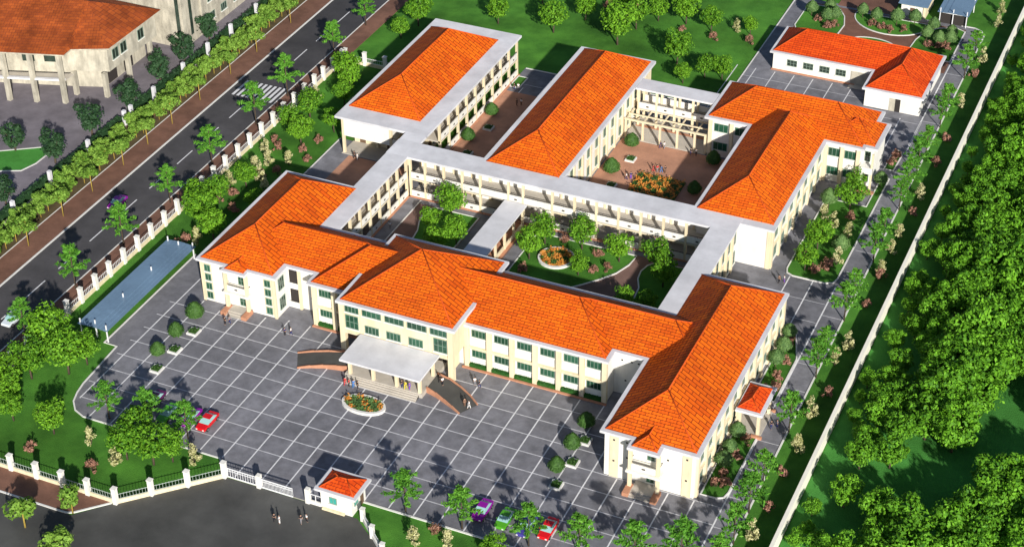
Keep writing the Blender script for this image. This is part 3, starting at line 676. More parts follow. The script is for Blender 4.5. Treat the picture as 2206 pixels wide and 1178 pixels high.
part(G4, 'plinth', 'terra', (38.9, 43.6, 34, 60.4, 0.0, 0.12))
G5 = thing('covered_gallery', 'two-storey open gallery with flat roof between the long block and the T-shaped block', 'gallery', (57, 105, 0), 'flat-roofed galleries')
add_gutter(G5, [(48.9, 103.5), (65.5, 103.5), (65.5, 107.8), (48.9, 107.8)], 8.58, 9.0, 'flat_roof')
U5 = [49.5, 53.4, 57.3, 61.2, 65.1]
gallery(G5, 'S', 103.8, U5, 3.6, lowpar=False)
part(G5, 'gallery_floor', 'slab', (48.5, 66.1, 98.0, 107.6, 0.0, 0.2))
G6 = thing('column_frame', 'open cream frame of columns and beams in front of the two-storey gallery', 'colonnade', (57, 100, 0))
for x in (48.9, 52.6, 56.3, 60.0, 63.7, 65.9):
    part(G6, 'column', 'cream', (x - 0.2, x + 0.2, 98.1, 98.5, 0.2, 4.3)); part(G6, 'cross_beam', 'cream', (x - 0.12, x + 0.12, 98.55, 103.3, 4.05, 4.3))
part(G6, 'front_beam', 'cream', (48.6, 66.1, 98.12, 98.48, 4.31, 4.65)); part(G6, 'rear_beam', 'cream', (48.6, 66.1, 100.6, 100.8, 4.31, 4.55))

# ------------------------------------------------------------ kitchen, gatehouse, pump house, sheds
K = thing('kitchen_building', 'L-shaped single-storey white building with red-orange hip roof by the round garden', 'building', (85, 142, 0))
part(K, 'wall', 'white', (67.7, 101.8, 138.2, 149.7, 0.0, 4.15), (90.1, 101.82, 130.3, 138.2, 0.0, 4.15))
add_gutter(K, [(67.0, 137.7), (89.5, 137.7), (89.5, 129.7), (102.5, 129.7), (102.5, 150.4), (67.0, 150.4)], 4.1, 4.5)
add_roof(K, 67.6, 101.9, 138.3, 149.8, 4.5, 'tile_red'); add_roof(K, 90.1, 101.88, 130.3, 149.78, 4.5, 'tile_red')
for u in (72.0, 75.6, 79.2, 82.8): window(K, 'S', 138.2, u, 1.5, 2.2, 1.5, 3, 2, 'pane_dark')
part(K, 'plinth', 'terra', (67.5, 86, 137.7, 138.18, 0.0, 0.25))
part(K, 'porch_recess', 'beige', (85.0, 89.9, 138.1, 138.22, 0.2, 3.2)); part(K, 'porch_step', 'slab', (85.0, 90.05, 136.3, 138.1, 0.0, 0.2))
part(K, 'doorway', 'dark', (96.6, 97.7, 130.24, 130.34, 0.0, 3.0)); part(K, 'door', 'beige', (95.4, 96.6, 130.22, 130.33, 0.0, 3.0))

GH = thing('gatehouse', 'small white gatehouse with red pyramid roof beside the sliding gate', 'gatehouse', (48.8, -22, 0))
part(GH, 'wall', 'white', (46.0, 51.4, -24.5, -20.1, 0.0, 3.7)); part(GH, 'base', 'cream', (46.3, 50.2, -24.95, -24.52, 0.0, 0.35))
add_gutter(GH, rect(45.2, 52.3, -24.9, -19.5), 3.6, 4.0)
add_roof(GH, 45.75, 51.75, -24.4, -20.0, 4.0, 'tile_red', 0.5)
window(GH, 'S', -24.5, 48.2, 1.5, 1.3, 1.3, 2, 1, 'pane_teal'); window(GH, 'E', 51.4, -23.2, 1.5, 1.2, 1.2, 2, 1, 'pane_teal')
part(GH, 'door', 'door', (51.38, 51.46, -21.8, -20.8, 0.1, 2.3))

PH = thing('pump_house', 'small white hut with blue roof behind the round garden', 'hut', (90, 178, 0))
part(PH, 'wall', 'white', (86.9, 92.4, 174.4, 182.5, 0.0, 3.3)); part(PH, 'corner_pilaster', 'cream', (92.0, 92.6, 174.2, 182.6, 0.0, 3.25))
mb = MB(); mb.face([(86.3, 173.6, 3.3), (93.1, 173.6, 3.3), (93.1, 183, 4.3), (86.3, 183, 4.3)]); mb.face([(86.3, 173.6, 3.15), (86.3, 183, 4.15), (93.1, 183, 4.15), (93.1, 173.6, 3.15)]); mb.face([(86.3, 173.6, 3.15), (93.1, 173.6, 3.15), (93.1, 173.6, 3.3), (86.3, 173.6, 3.3)]); mb.face([(93.1, 173.6, 3.15), (93.1, 183, 4.15), (93.1, 183, 4.3), (93.1, 173.6, 3.3)])
mb.build('roof', M['bluesheet'], PH); part(PH, 'door', 'door', (89, 90, 174.32, 174.42, 0.1, 2.2))

def shed(label, x0, x1, y0, y1, z, posts, nseg, dark=False):
    s = thing('parking_shed', label, 'shed', ((x0 + x1) / 2, (y0 + y1) / 2, 0), 'blue-roofed parking sheds')
    mb = MB(); n = nseg
    for k in range(n):   # shallow folded sheet
        a = x0 + (x1 - x0) * k / n; b = x0 + (x1 - x0) * (k + 1) / n; h = z + 0.25 * (1 - abs((k + 0.5) / n * 2 - 1))
        mb.box(a, b, y0, y1, h - 0.06, h)
    mb.build('sheet_roof', M['bluesheet'], s)
    for x, y in posts:
        part(s, 'post', 'steel', (x - 0.09, x + 0.09, y - 0.09, y + 0.09, 0.0, z + 1.0))
        part(s, 'tie_beam', 'steel', (x0 + 0.2, x1 - 0.2, y - 0.05, y + 0.05, z - 0.2, z - 0.07)) if x == posts[0][0] else None
    if dark: part(s, 'shade_panel', 'dark', (x0 + 0.3, x1 - 0.3, y0 + 0.9, y0 + 1.0, 0.0, z - 0.3))  # dark sheet standing in for the shade under the roof
    return s
shed('long low blue sheet roof over the bicycle parking beside the road fence', -14.4, -8.2, -2.6, 26.0, 2.7, [(-11.3, 25.0), (-11.3, 16.0), (-11.3, 7.0), (-11.3, -1.6), (-8.6, -2.2), (-14.0, -2.2), (-8.6, 25.6), (-14.0, 25.6)], 8)
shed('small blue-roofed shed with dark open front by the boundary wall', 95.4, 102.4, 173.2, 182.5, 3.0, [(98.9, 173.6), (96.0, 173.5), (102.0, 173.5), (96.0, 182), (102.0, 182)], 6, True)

# neighbour's buildings across the road
N1 = thing('neighbour_house', 'weathered orange-roofed two-storey building with open colonnade across the road', 'building', (-70, 80, 0), 'buildings across the road')
pr = MB(); pr.prism([(-58.0, 71.8), (-58.0, 89.8), (-98, 89.8), (-98, 57.6), (-77.4, 64.2), (-66.0, 68.2), (-65.0, 69.4)], 5.6, 11.75); pr.build('upper_wall', M['beige'], N1)
pr = MB(); pr.prism([(-61.5, 74), (-61.5, 89.7), (-98, 89.7), (-98, 62.5), (-78, 68.5), (-67.0, 72)], 0.0, 5.58); pr.build('lower_wall', M['beige'], N1)
rf = MB()
ev = [(-56.6, 70.8), (-56.5, 90.4), (-98.5, 90.4), (-98.5, 53.5), (-76.9, 60.6), (-63.6, 64.7), (-63.8, 67.4)]
apx = [(-67.5, 80.0, 16.6), (-88.0, 76.0, 17.2)]
E3 = [(x, y, 11.85) for x, y in ev]
for t in ((E3[0], E3[1], apx[0]), (E3[1], E3[2], apx[1], apx[0]), (E3[2], E3[3], apx[1]), (E3[3], E3[4], apx[1]), (E3[4], E3[5], apx[0], apx[1]), (E3[5], E3[6], apx[0]), (E3[6], E3[0], apx[0])): roof_face(rf, list(t))
pe = MB(); pe.prism(ev, 11.55, 11.83); pe.build('eave', M['beige'], N1)
rf.build('roof', M['tile_old'], N1)
for x, y, hh in ((-58.6, 70.6, 5.7), (-58.6, 79.2, 5.7), (-58.6, 87.5, 5.7), (-65.3, 64.9, 11.5), (-65.3, 69.0, 5.7), (-71.3, 63.0, 11.5), (-77.0, 61.3, 11.5), (-82.6, 59.6, 11.5)):
    part(N1, 'column', 'beige', (x - 0.45, x + 0.45, y - 0.45, y + 0.45, 0.0, hh))
for y in (74.5, 77.5, 84.0): window(N1, 'E', -58.0, y, 7.6, 2.2, 2.4, 2, 1, 'pane_dark')
mb = MB(); mb.prism([(-64.9, 65.6), (-64.9, 64.8), (-84, 58.7), (-84, 59.5)], 5.3, 5.7); mb.build('balcony_rail', M['gutter'], N1)
mb = MB(); mb.prism([(-64.9, 69.4), (-66, 68.2), (-84, 62.0), (-84, 59.4), (-64.9, 65.5)], 5.0, 5.25); mb.build('balcony_floor', M['slab'], N1)
for i in range(4):
    a = -69.2 - 4.6 * i; y = 67.05 + (a + 69.2) * 0.335
    mb = MB(); mb.prism([(a - 1.3, y - 0.5), (a + 1.3, y + 0.37), (a + 1.3, y + 0.9), (a - 1.3, y + 0.1)], 8.0, 10.8); mb.build('window', M['pane_dark'], N1)
for yy in (77, 83): part(N1, 'arch_opening', 'dark', (-61.52, -61.4, yy - 1.6, yy + 1.6, 0.2, 3.6))
N2 = thing('neighbour_house', 'tall beige building with narrow vertical window beyond the orange-roofed neighbour', 'building', (-65, 110, 0), 'buildings across the road')
part(N2, 'wall', 'beige', (-78.0, -55.2, 95.6, 128.0, 0.0, 15.0)); part(N2, 'pilaster', 'beige', (-55.22, -54.7, 95.4, 97.0, 0.0, 14.9), (-55.22, -54.7, 103, 104.2, 0.0, 14.9))
part(N2, 'stair_window', 'pane_dark', (-56.5, -55.6, 95.5, 95.62, 2.0, 12.0)); part(N2, 'stair_window', 'pane_dark', (-55.25, -55.12, 98.8, 99.8, 2.0, 12.5))
for y in (107.5, 112.5, 118): 
    for z in (2.0, 6.5, 11.0): window(N2, 'E', -55.2, y, z, 2.4, 1.8, 3, 1, 'pane_dark')
part(N2, 'roof', 'slab', (-78.5, -54.6, 95.0, 128.5, 15.0, 15.4))

# ------------------------------------------------------------ fences, gate, walls
def fence(label, pts, pil_m='white', ph=3.1, pw=0.36, low='cream', rail=True, step=None, name='boundary_fence', mesh='greenmesh', rl='steel'):
    c = (sum(p[0] for p in pts) / len(pts), sum(p[1] for p in pts) / len(pts), 0)
    f = thing(name, label, 'fence', c, 'fences round the school')
    lw = MB(); ra = MB()
    for a, b in zip(pts[:-1], pts[1:]):
        d = Vector((b[0] - a[0], b[1] - a[1])); l = d.length; d.normalize()
        a2 = (a[0] + d.x * pw, a[1] + d.y * pw); b2 = (b[0] - d.x * pw, b[1] - d.y * pw)
        lw.strip([a2, b2], 0.3, 0.0, 0.78); 
        ra.strip([a2, b2], 0.05, 1.75, 1.83); ra.strip([a2, b2], 0.05, 0.85, 0.92)
        n = max(2, int(l / 0.5))
        for k in range(n):
            x = a2[0] + (b2[0] - a2[0]) * k / (n - 1); y = a2[1] + (b2[1] - a2[1]) * k / (n - 1)
            ra.box(x - 0.02, x + 0.02, y - 0.02, y + 0.02, 0.6, 1.95)
    lw.build('base_wall', M[low], f); ra.build('railing', M[rl], f)
    for i, p in enumerate(pts):
        q = MB(); q.box(p[0] - pw, p[0] + pw, p[1] - pw, p[1] + pw, 0.0, ph); q.box(p[0] - pw - 0.08, p[0] + pw + 0.08, p[1] - pw - 0.08, p[1] + pw + 0.08, ph, ph + 0.12)
        q.build('pillar', M[pil_m], f)
    return f
ys = [-36.5, -32, -27.5, -23, -18.6, -14.2, -9.8, -5.4, -2.7, 1.7, 5.9, 10.4, 14.8, 19.4, 24.0, 28.5, 33.1, 37.6, 42.2, 46.6, 50.8, 55.2, 60.0, 64.6, 69.3, 74.0, 78.4, 82.8, 87.2, 91.5, 95.4, 99.6, 104.0]
fence('white-pillared railing fence along the pavement of the grey road', [(-19.8, y) for y in ys] )
fence('white-pillared railing fence in front of the corner garden', [(-19.0, -36.5), (-13.5, -36.5), (-8.3, -36.5), (-3.4, -36.5), (1.5, -36.5), (6.4, -36.5), (11.2, -36.5), (16.3, -36.5), (20.3, -32.6), (24.4, -28.6), (28.6, -24.5)], rl='meshgrey')
fence('white fence slanting away from the gatehouse along the grass', [(53.3, -24.6), (56.4, -27.4), (59.6, -30.2), (62.9, -33.0), (66, -36)], ph=2.4, pw=0.3, low='white')
fence('short white fence crossing behind the rear tree by the road', [(-19.4, 104.6), (-14.6, 104.6), (-9.6, 104.6), (-4.6, 104.6)])
hp = thing('neighbour_fence', 'pale-pillared fence in front of the dark hedge across the road', 'fence', (-48.4, 70, 0))
for y in [-8, 3.5, 13, 24.5, 36.4, 49.3, 62.2, 64.6, 73.2, 84.7, 94.7, 104.4, 115.5, 125, 135, 145]: part(hp, 'pillar', 'gutter', (-48.75, -48.05, y - 0.35, y + 0.35, 0.0, 3.4))
part(hp, 'base_wall', 'beige', (-48.6, -48.25, -40, 150, 0.0, 0.5))
bw = thing('boundary_wall', 'long pale boundary wall between the lawn strip and the wood', 'wall', (113, 80, 0))
mb = MB(); mb.box(112.85, 113.25, -60, 260, 0.0, 3.0); mb.build('wall_body', M['wallpaint'], bw)
mb = MB(); mb.box(112.75, 113.35, -60, 260, 3.0, 3.12); mb.build('coping', M['wallpaint'], bw)
gt = thing('sliding_gate', 'white sliding gate with two barred leaves beside the gatehouse', 'gate', (36, -24.3, 0))
for i, (a, b) in enumerate(((29.1, 34.6), (35.1, 40.9))):
    lf = MB(); y = -24.3 - 0.1 * i
    lf.box(a, b, y - 0.05, y + 0.05, 1.85, 2.0); lf.box(a, b, y - 0.05, y + 0.05, 0.15, 0.35); lf.box(a, b, y - 0.05, y + 0.05, 1.45, 1.53)
    n = 24 if i else 12
    for k in range(n + 1):
        x = a + (b - a) * k / n; lf.box(x - 0.03, x + 0.03, y - 0.02, y + 0.02, 0.35, 1.85)
    lf.build('gate_leaf', M['steel'], gt)
for x, hgt in ((34.85, 2.6), (43.6, 2.9)): part(gt, 'gate_pillar', 'white', (x - 0.35, x + 0.35, -24.7, -23.95, 0.0, hgt))
part(gt, 'gate_wall', 'white', (43.97, 45.98, -24.5, -24.2, 0.0, 0.7)); part(gt, 'gate_rail', 'steel', (43.97, 45.98, -24.4, -24.3, 1.9, 2.0), (44.9, 45.0, -24.4, -24.3, 0.7, 1.9))
part(gt, 'track', 'slab', (29, 46, -24.28, -24.15, 0.0, 0.06))

# ------------------------------------------------------------ vegetation
def leafq(mb, p, nrm, s, rnd, elong=1.0):
    n = Vector(nrm) + Vector((rnd.uniform(-1, 1), rnd.uniform(-1, 1), rnd.uniform(-1, 1))) * 0.7
    if n.length < 1e-3: n = Vector((0, 0, 1))
    q = n.normalized().to_track_quat('Z', 'Y'); a = rnd.uniform(0, 6.28); c, d = math.cos(a), math.sin(a)
    def P(u, v): return tuple(Vector(p) + q @ Vector((u * c - v * d, u * d + v * c, 0)))
    s *= rnd.uniform(0.7, 1.3); e = s * elong
    i = len(mb.v); mb.v += [P(-e, 0), P(0, -s * 0.55), P(e, 0), P(0, s * 0.55)]; mb.f.append((i, i + 1, i + 2, i + 3)); mb.uv.append(None)
def clump(mb, c, r, n, s, rnd, flat=1.0, elong=1.0):
    for _ in range(n):
        d = Vector((rnd.gauss(0, 1), rnd.gauss(0, 1), rnd.gauss(0, 1))).normalized()
        rr = rnd.uniform(0.55, 1.0) ** 0.6
        p = (c[0] + d.x * r * rr, c[1] + d.y * r * rr, c[2] + d.z * r * rr * flat)
        leafq(mb, p, (d.x, d.y, d.z + 0.25), s, rnd, elong)
def leafy_meshes(seed, Rr, Ht, nclump=23, nl=82, s=0.30, lm='leaf', low=0.32, flat=0.8):
    rnd = random.Random(seed); t = MB(); c = MB()
    zt = Ht * low
    t.tube((0, 0, -0.2), (0.1, 0.05, zt), 0.24, 0.17, 7)
    pts = []
    for k in range(nclump):
        a = k * 2.399 + rnd.uniform(-0.4, 0.4); f = (k + 0.5) / nclump
        z = zt + (Ht - zt) * (0.12 + 0.8 * f); env = math.sin(math.pi * min(1, 0.18 + 0.75 * (1 - f) + 0.05)) 
        rad = Rr * (0.25 + 0.62 * env) * rnd.uniform(0.45, 1.0)
        pts.append((math.cos(a) * rad, math.sin(a) * rad, z))
    for k, p in enumerate(pts):
        if k % 2 == 0: t.tube((0.1, 0.05, zt * rnd.uniform(0.75, 1.0)), (p[0] * 0.85, p[1] * 0.85, p[2] - 0.2), 0.1, 0.03, 5)
        clump(c, p, Rr * rnd.uniform(0.20, 0.44), nl, s, rnd, flat)
    for _ in range(260):
        a = rnd.uniform(0, 6.28); f = rnd.random(); rr = Rr * rnd.uniform(0.3, 1.0) * math.sin(math.pi * (0.15 + 0.75 * f))
        leafq(c, (math.cos(a) * rr, math.sin(a) * rr, zt + (Ht - zt) * (0.05 + 0.98 * f)), (math.cos(a), math.sin(a), 0.6), s * 1.1, rnd)
    return t.mesh('trunk', M['bark'], smooth=True), c.mesh('crown', M[lm])
def tiered_meshes(seed):
    rnd = random.Random(seed); t = MB(); c = MB()
    t.tube((0, 0, -0.2), (0.05, 0, 7.2), 0.15, 0.05, 7)
    for z, r, n in ((4.0, 2.7, 8), (6.3, 1.7, 6), (7.5, 0.9, 4)):
        off = rnd.uniform(0, 6)
        for k in range(n):
            a = off + k * 6.283 / n + rnd.uniform(-0.25, 0.25); rr = r * rnd.uniform(0.75, 1.1)
            e = (math.cos(a) * rr, math.sin(a) * rr, z + rnd.uniform(-0.1, 0.35))
            t.tube((0.03, 0, z - 0.25), (e[0] * 0.9, e[1] * 0.9, e[2]), 0.05, 0.02, 4)
            for j in range(5):
                f = 0.3 + 0.7 * j / 4
                clump(c, (e[0] * f, e[1] * f, z + (e[2] - z) * f + 0.05), 0.42, 9, 0.25, rnd, 0.22, 1.5)
    return t.mesh('trunk', M['bark'], smooth=True), c.mesh('crown', M['leaf_street'])
def verge_meshes(seed, up=0.0):
    rnd = random.Random(seed); t = MB(); c = MB()
    t.tube((0, 0, -0.2), (0.05, 0, 3.0 + up), 0.13, 0.09, 6)
    for k in range(9):
        a = k * 2.4 + rnd.uniform(-0.4, 0.4); r = rnd.uniform(0.3, 1.7); z = 2.4 + up + rnd.uniform(0, 2.6) * (1 - r / 3)
        p = (math.cos(a) * r, math.sin(a) * r, z)
        t.tube((0.05, 0, 2.4 + up), p, 0.05, 0.02, 4); clump(c, p, rnd.uniform(0.75, 1.15), 62, 0.30, rnd, 0.75)
    return t.mesh('trunk', M['yellowbark'], smooth=True), c.mesh('crown', M['leaf_verge'])
def shrub_meshes(seed, lm, Rr, Ht, n, s, cone=0.6):
    rnd = random.Random(seed); t = MB(); c = MB()
    for k in range(5):
        a = k * 1.26; t.tube((0, 0, -0.1), (math.cos(a) * Rr * 0.5, math.sin(a) * Rr * 0.5, Ht * 0.6), 0.05, 0.02, 4)
    for k in range(n):
        f = rnd.random(); z = Ht * (0.15 + 0.8 * f); r = Rr * (1 - cone * f) * rnd.uniform(0.2, 0.9); a = rnd.uniform(0, 6.28)
        clump(c, (math.cos(a) * r, math.sin(a) * r, z), Rr * 0.30, 22, s, rnd)
    return t.mesh('stem', M['bark']), c.mesh('foliage', M[lm])
def topi_meshes(seed, lm, Rr, Ht, stem):
    """clipped rounded cone"""
    rnd = random.Random(seed); t = MB(); c = MB()
    t.tube((0, 0, -0.1), (0, 0, stem + 0.6), 0.09, 0.07, 6)
    prof = [(0.0, 0.35), (0.12, 0.85), (0.3, 1.0), (0.5, 0.92), (0.7, 0.68), (0.87, 0.38), (1.0, 0.08)]
    nn = 12
    for (f0, r0), (f1, r1) in zip(prof[:-1], prof[1:]):
        for k in range(nn):
            a0, a1 = 6.283 * k / nn, 6.283 * (k + 1) / nn
            q = [(math.cos(a) * Rr * r * 0.9, math.sin(a) * Rr * r * 0.9, stem + (Ht - stem) * f) for a, r, f in ((a0, r0, f0), (a1, r0, f0), (a1, r1, f1), (a0, r1, f1))]
            c.face(q)
    for _ in range(520):
        f = rnd.random(); 
        for (f0, r0), (f1, r1) in zip(prof[:-1], prof[1:]):
            if f0 <= f <= f1: r = r0 + (r1 - r0) * (f - f0) / (f1 - f0)
        a = rnd.uniform(0, 6.283); rr = Rr * r * rnd.uniform(0.88, 1.04)
        leafq(c, (math.cos(a) * rr, math.sin(a) * rr, stem + (Ht - stem) * f), (math.cos(a), math.sin(a), 0.5), 0.17, rnd)
    return t.mesh('stem', M['bark']), c.mesh('foliage', M[lm])

def plant(name, label, cat, meshes, loc, sc=1.0, rz=None, group=None, pn=('trunk', 'crown')):
    t = thing(name, label, cat, (loc[0], loc[1], loc[2] if len(loc) > 2 else 0.05), group, random.uniform(0, 6.28) if rz is None else rz)
    t.scale = (sc, sc, sc * random.uniform(0.92, 1.08))
    link(pn[0], meshes[0], t); link(pn[1], meshes[1], t)
    return t
LEAFY = [leafy_meshes(s, 4.0, 8.6) for s in (11, 12, 13, 14)]
FOREST = [leafy_meshes(s, 4.0, 8.0, 24, 92, 0.33, 'leaf_forest', 0.25) for s in (21, 22, 23, 24, 25)]
TIER = [tiered_meshes(s) for s in (31, 32, 33)]
VERGE = [verge_meshes(s) for s in (41, 42, 43, 44)]
TALLV = [verge_meshes(s, 2.0) for s in (45, 46)]
DARK = [leafy_meshes(s, 3.0, 7.0, 12, 90, 0.3, 'leaf_dark', 0.2) for s in (51, 52)]
WHITE = [shrub_meshes(s, 'leaf_cream', 1.35, 4.0, 24, 0.17, 0.65) for s in (61, 62)]
WHITEG = [shrub_meshes(s, 'leaf', 1.2, 3.6, 12, 0.2, 0.6) for s in (63,)]
PINK = [shrub_meshes(s, 'leaf_pink', 1.2, 1.7, 15, 0.18, 0.35) for s in (71, 72)]
TOPI = [topi_meshes(s, 'leaf_topi', 1.55, 3.1, 0.35) for s in (81, 82)]
SAGE = [topi_meshes(s, 'leaf_sage', 1.5, 3.9, 1.4) for s in (83, 84)]

def row(lst, fmt, name, cat, meshes, group, scale=None, key=None, pn=('trunk', 'crown'), base=None):
    for i, p in enumerate(sorted(lst, key=key or (lambda q: q[1]))):
        s = (p[2] / base) if (base and len(p) > 2) else (scale or 1.0) * random.uniform(0.9, 1.12)
        plant(name, fmt.format(o=ORD[i]), cat, meshes[i % len(meshes)], (p[0], p[1]), s, None, group, pn)

FIELD = [(4.1, 134.0, 3.4), (17.3, 135.1, 4.2), (21.6, 143.7, 3.2), (32.7, 135.3, 5.0), (33.9, 143.9, 3.7), (48.0, 131.8, 4.1), (43.4, 150.7, 4.0), (49.8, 149.5, 3.4), (58.4, 151.4, 2.2), (55.5, 128.6, 3.0), (59.2, 129.3, 3.0), (52.0, 124.4, 2.6), (37.1, 149.6, 3.2), (10, 146, 3.6), (28, 152, 3.5)]
row(FIELD, 'leafy tree on the rear lawn, {o} going away from the classroom roofs', 'leafy_tree', 'tree', LEAFY, 'trees on the rear lawn', base=4.7)
SIDE = [(-12.3, 93.5, 4.2), (-14.3, 79.6, 3.7), (-15.9, 73.7, 2.9), (-17.0, 40.5, 3.5), (-13.7, 36.3, 4.3), (-8.6, 32.4, 3.6), (-10.7, 69.4, 3.3), (-12.2, 126.0, 3.8), (-13.1, 119.0, 2.6), (-14.5, 44, 3.2), (-12.6, 51.0, 3.0), (-7.0, 76.6, 2.8), (-16.6, 98.5, 3.0), (-6.0, 44.0, 2.6), (-10.5, 87.5, 3.0)]
row(SIDE, 'leafy tree inside the road fence, {o} going up from the blue shed', 'leafy_tree', 'tree', LEAFY, 'trees inside the road fence', base=4.7)
CORNER = [(-16.1, -8.7, 4.9), (-9.7, -12.3, 4.4), (-14.7, -15.9, 4.0), (-13.3, -23.5, 3.6), (-10.7, -26.3, 2.8), (-2.6, -26.4, 3.5), (12.1, -23.4, 3.8), (16.6, -26.4, 4.3), (12.0, -27.0, 3.6), (19.0, -24.6, 3.2), (-8.3, -8.9, 3.2), (-16.5, -20.5, 3.8)]
row(CORNER, 'leafy tree in the corner garden, {o} counting from road fence towards gate', 'leafy_tree', 'tree', LEAFY, 'trees in the corner garden', base=4.7, key=lambda q: q[0])
COURT = [(27.5, 51.8, 2.6), (29.4, 56.7, 3.7), (31.9, 44.8, 3.0), (34.0, 49.2, 3.0), (49.1, 56.0, 3.3), (48.4, 50.2, 3.4), (56.2, 57.0, 3.4), (64.0, 55.9, 3.2), (71.2, 56.4, 3.4), (74.1, 51.6, 3.2), (58.7, 48.9, 2.5), (70.6, 41.7, 2.6), (74.5, 42.7, 2.5)]
row(COURT, 'leafy tree in the garden courts, {o} counting from the shed-side gallery', 'courtyard_tree', 'tree', LEAFY, 'trees in the garden courts', base=4.6, key=lambda q: q[0])
row([(98.2, 89.9, 3.6), (96.4, 74.1, 3.4), (96.1, 66.7, 2.9), (97.5, 95, 2.8)], 'leafy tree on the lawn beside the T-shaped block, {o} from the near end', 'leafy_tree', 'tree', LEAFY, 'trees beside the T-shaped block', base=4.7)
row([(75.6, -25.4, 2.8), (80.9, -26.5, 2.4)], 'yellow-green leafy tree below the parked cars, {o} from the gatehouse', 'leafy_tree', 'tree', LEAFY, 'trees below the parked cars', base=4.7, key=lambda q: q[0])
row([(6.6, -46.6, 3.0), (11.4, -41.0, 2.7), (15.2, -50, 3.0)], 'slender yellow-green tree at the front road corner, {o} from the grey road', 'verge_tree', 'tree', VERGE, 'trees at the road corner', base=2.4, key=lambda q: q[0])
row([(58.4, -20.2), (68.0, -20.2), (78.8, -19.6), (86.6, -18.6), (95.0, -17.8), (101.5, -15.5)], 'young tiered tree at the front plaza edge, {o} from the gatehouse', 'tiered_tree', 'tree', TIER, 'tiered trees along the front plaza edge', 1.12, lambda q: q[0])
row([(3.5, -19.6), (10.6, -18.6), (18.2, -18.8)], 'young tiered tree by the cars at the plaza corner, {o} from the corner garden', 'tiered_tree', 'tree', TIER, 'tiered trees at the plaza corner', 1.05, lambda q: q[0])
row([(-23.3, 85.9), (-23.3, 106.5), (-23.3, 72.8), (-23.3, 55.6), (-23.3, 40.3), (-23.3, 24.3), (-23.3, 9.0), (-23.3, -6.0), (-23.3, 121.5)], 'young tiered tree overhanging the grey road, {o} from the near corner', 'tiered_tree', 'tree', TIER, 'tiered trees overhanging the road', 1.1)
row([(106.9, y) for y in (-14, -7, 0.5, 7.6, 21.5, 37.0, 41.5, 54.6, 60.8, 74.4, 81.0, 93.5, 100.2, 107.6, 115.0, 127.4, 132.4, 150.0, 159.8)], 'young tiered tree on the boundary-wall drive, {o} from the near end', 'tiered_tree', 'tree', TIER, 'tiered trees along the drive', 0.95)
W_ = [(-12.8, 59.9), (-13.6, 56.3), (-11.1, 54.0), (-10.7, 30.1), (4.5, -26.2), (11.2, -28.9), (22.5, -23.6), (62.7, -26.1), (68.0, -25.2), (97.1, 82.2), (100.6, 80.0), (55.2, 151.4), (107.9, 183.7), (108.6, 176.8), (109.0, 158.3), (108.9, 137.2), (109.3, 83.6), (109.1, 78.4), (109.8, 46.5), (108.9, 41.5), (109.1, 26.3), (109.2, -5.1)]
W_ += [(101.0, 70.8), (94.6, 84.5), (109.6, 99.0), (109.2, 70.6), (109.6, 16.8), (-15.5, 63.5), (-9.0, 61.5), (-8.0, 50.5), (-15.8, 50.2), (-6.5, 84.0), (-16.6, 86.5)]
row([p for p in W_ if p[0] < 30], 'cream-flowering shrub on the road-side lawns, {o} from the front fence', 'flowering_shrub', 'shrub', WHITE, 'cream-flowering shrubs', 1.0, pn=('stem', 'foliage'))
row([p for p in W_ if 30 < p[0] < 105], 'cream-flowering upright shrub on the inner lawns, {o} from the front grass', 'flowering_shrub', 'shrub', WHITE, 'cream-flowering shrubs', 0.95, pn=('stem', 'foliage'))
row([p for p in W_ if p[0] > 105], 'cream-flowering shrub along the boundary wall, {o} from the near end', 'flowering_shrub', 'shrub', WHITE, 'cream-flowering shrubs', 0.95, pn=('stem', 'foliage'))
P_ = [(-15.8, 68.0), (-9.2, 67.4), (-11.9, 55.8), (-13.4, 47.5), (-13.3, 30.1), (-7.1, -24.0), (64.6, -22.6), (48.8, 46.2), (60.9, 51.0), (62.9, 52.5), (59.9, 56.1), (29.2, 48.4), (52.3, 57.9), (97.9, 66.8), (99.7, 68.7), (101.6, 112.0), (101.3, 109.4), (100.0, 44.5), (101.1, 34.2), (101.2, 38.6), (101.4, 16.0), (101.2, 12.0), (100.8, 6.8), (100.3, 4.2), (108.6, 151.5), (109.5, 112.4), (109.3, 60.4), (109.1, 10.9), (51.7, 145.8), (43.7, 147.0), (59.6, 147.3), (24.0, 151.6), (31.3, 153.4), (70.5, 164.1), (73.5, 161.2), (74.9, 162.2), (82.3, 166.6), (84.9, 165.8), (86.7, 164.9), (89.4, 166.4), (96.5, 161.4), (98.6, 161.7), (100.4, 161.8)]
P_ += [(99.5, 69.5), (95.0, 70.6), (99.0, 77.5), (95.2, 80.4), (99.4, 86.6), (101.5, 31.0), (100.2, 29.4), (101.6, 5.2), (110.0, 33.0), (109.5, 69.8), (109.8, 93.0), (109.4, 122.5), (109.6, 2.2), (-14.2, 65.8), (-8.0, 71.8), (-6.5, 64.4), (-9.4, 57.6), (-15.0, 44.6), (-10.2, 42.4), (-6.2, 55.0), (-13.5, 27.8), (-3.6, -31.4), (8.4, -31.5)]
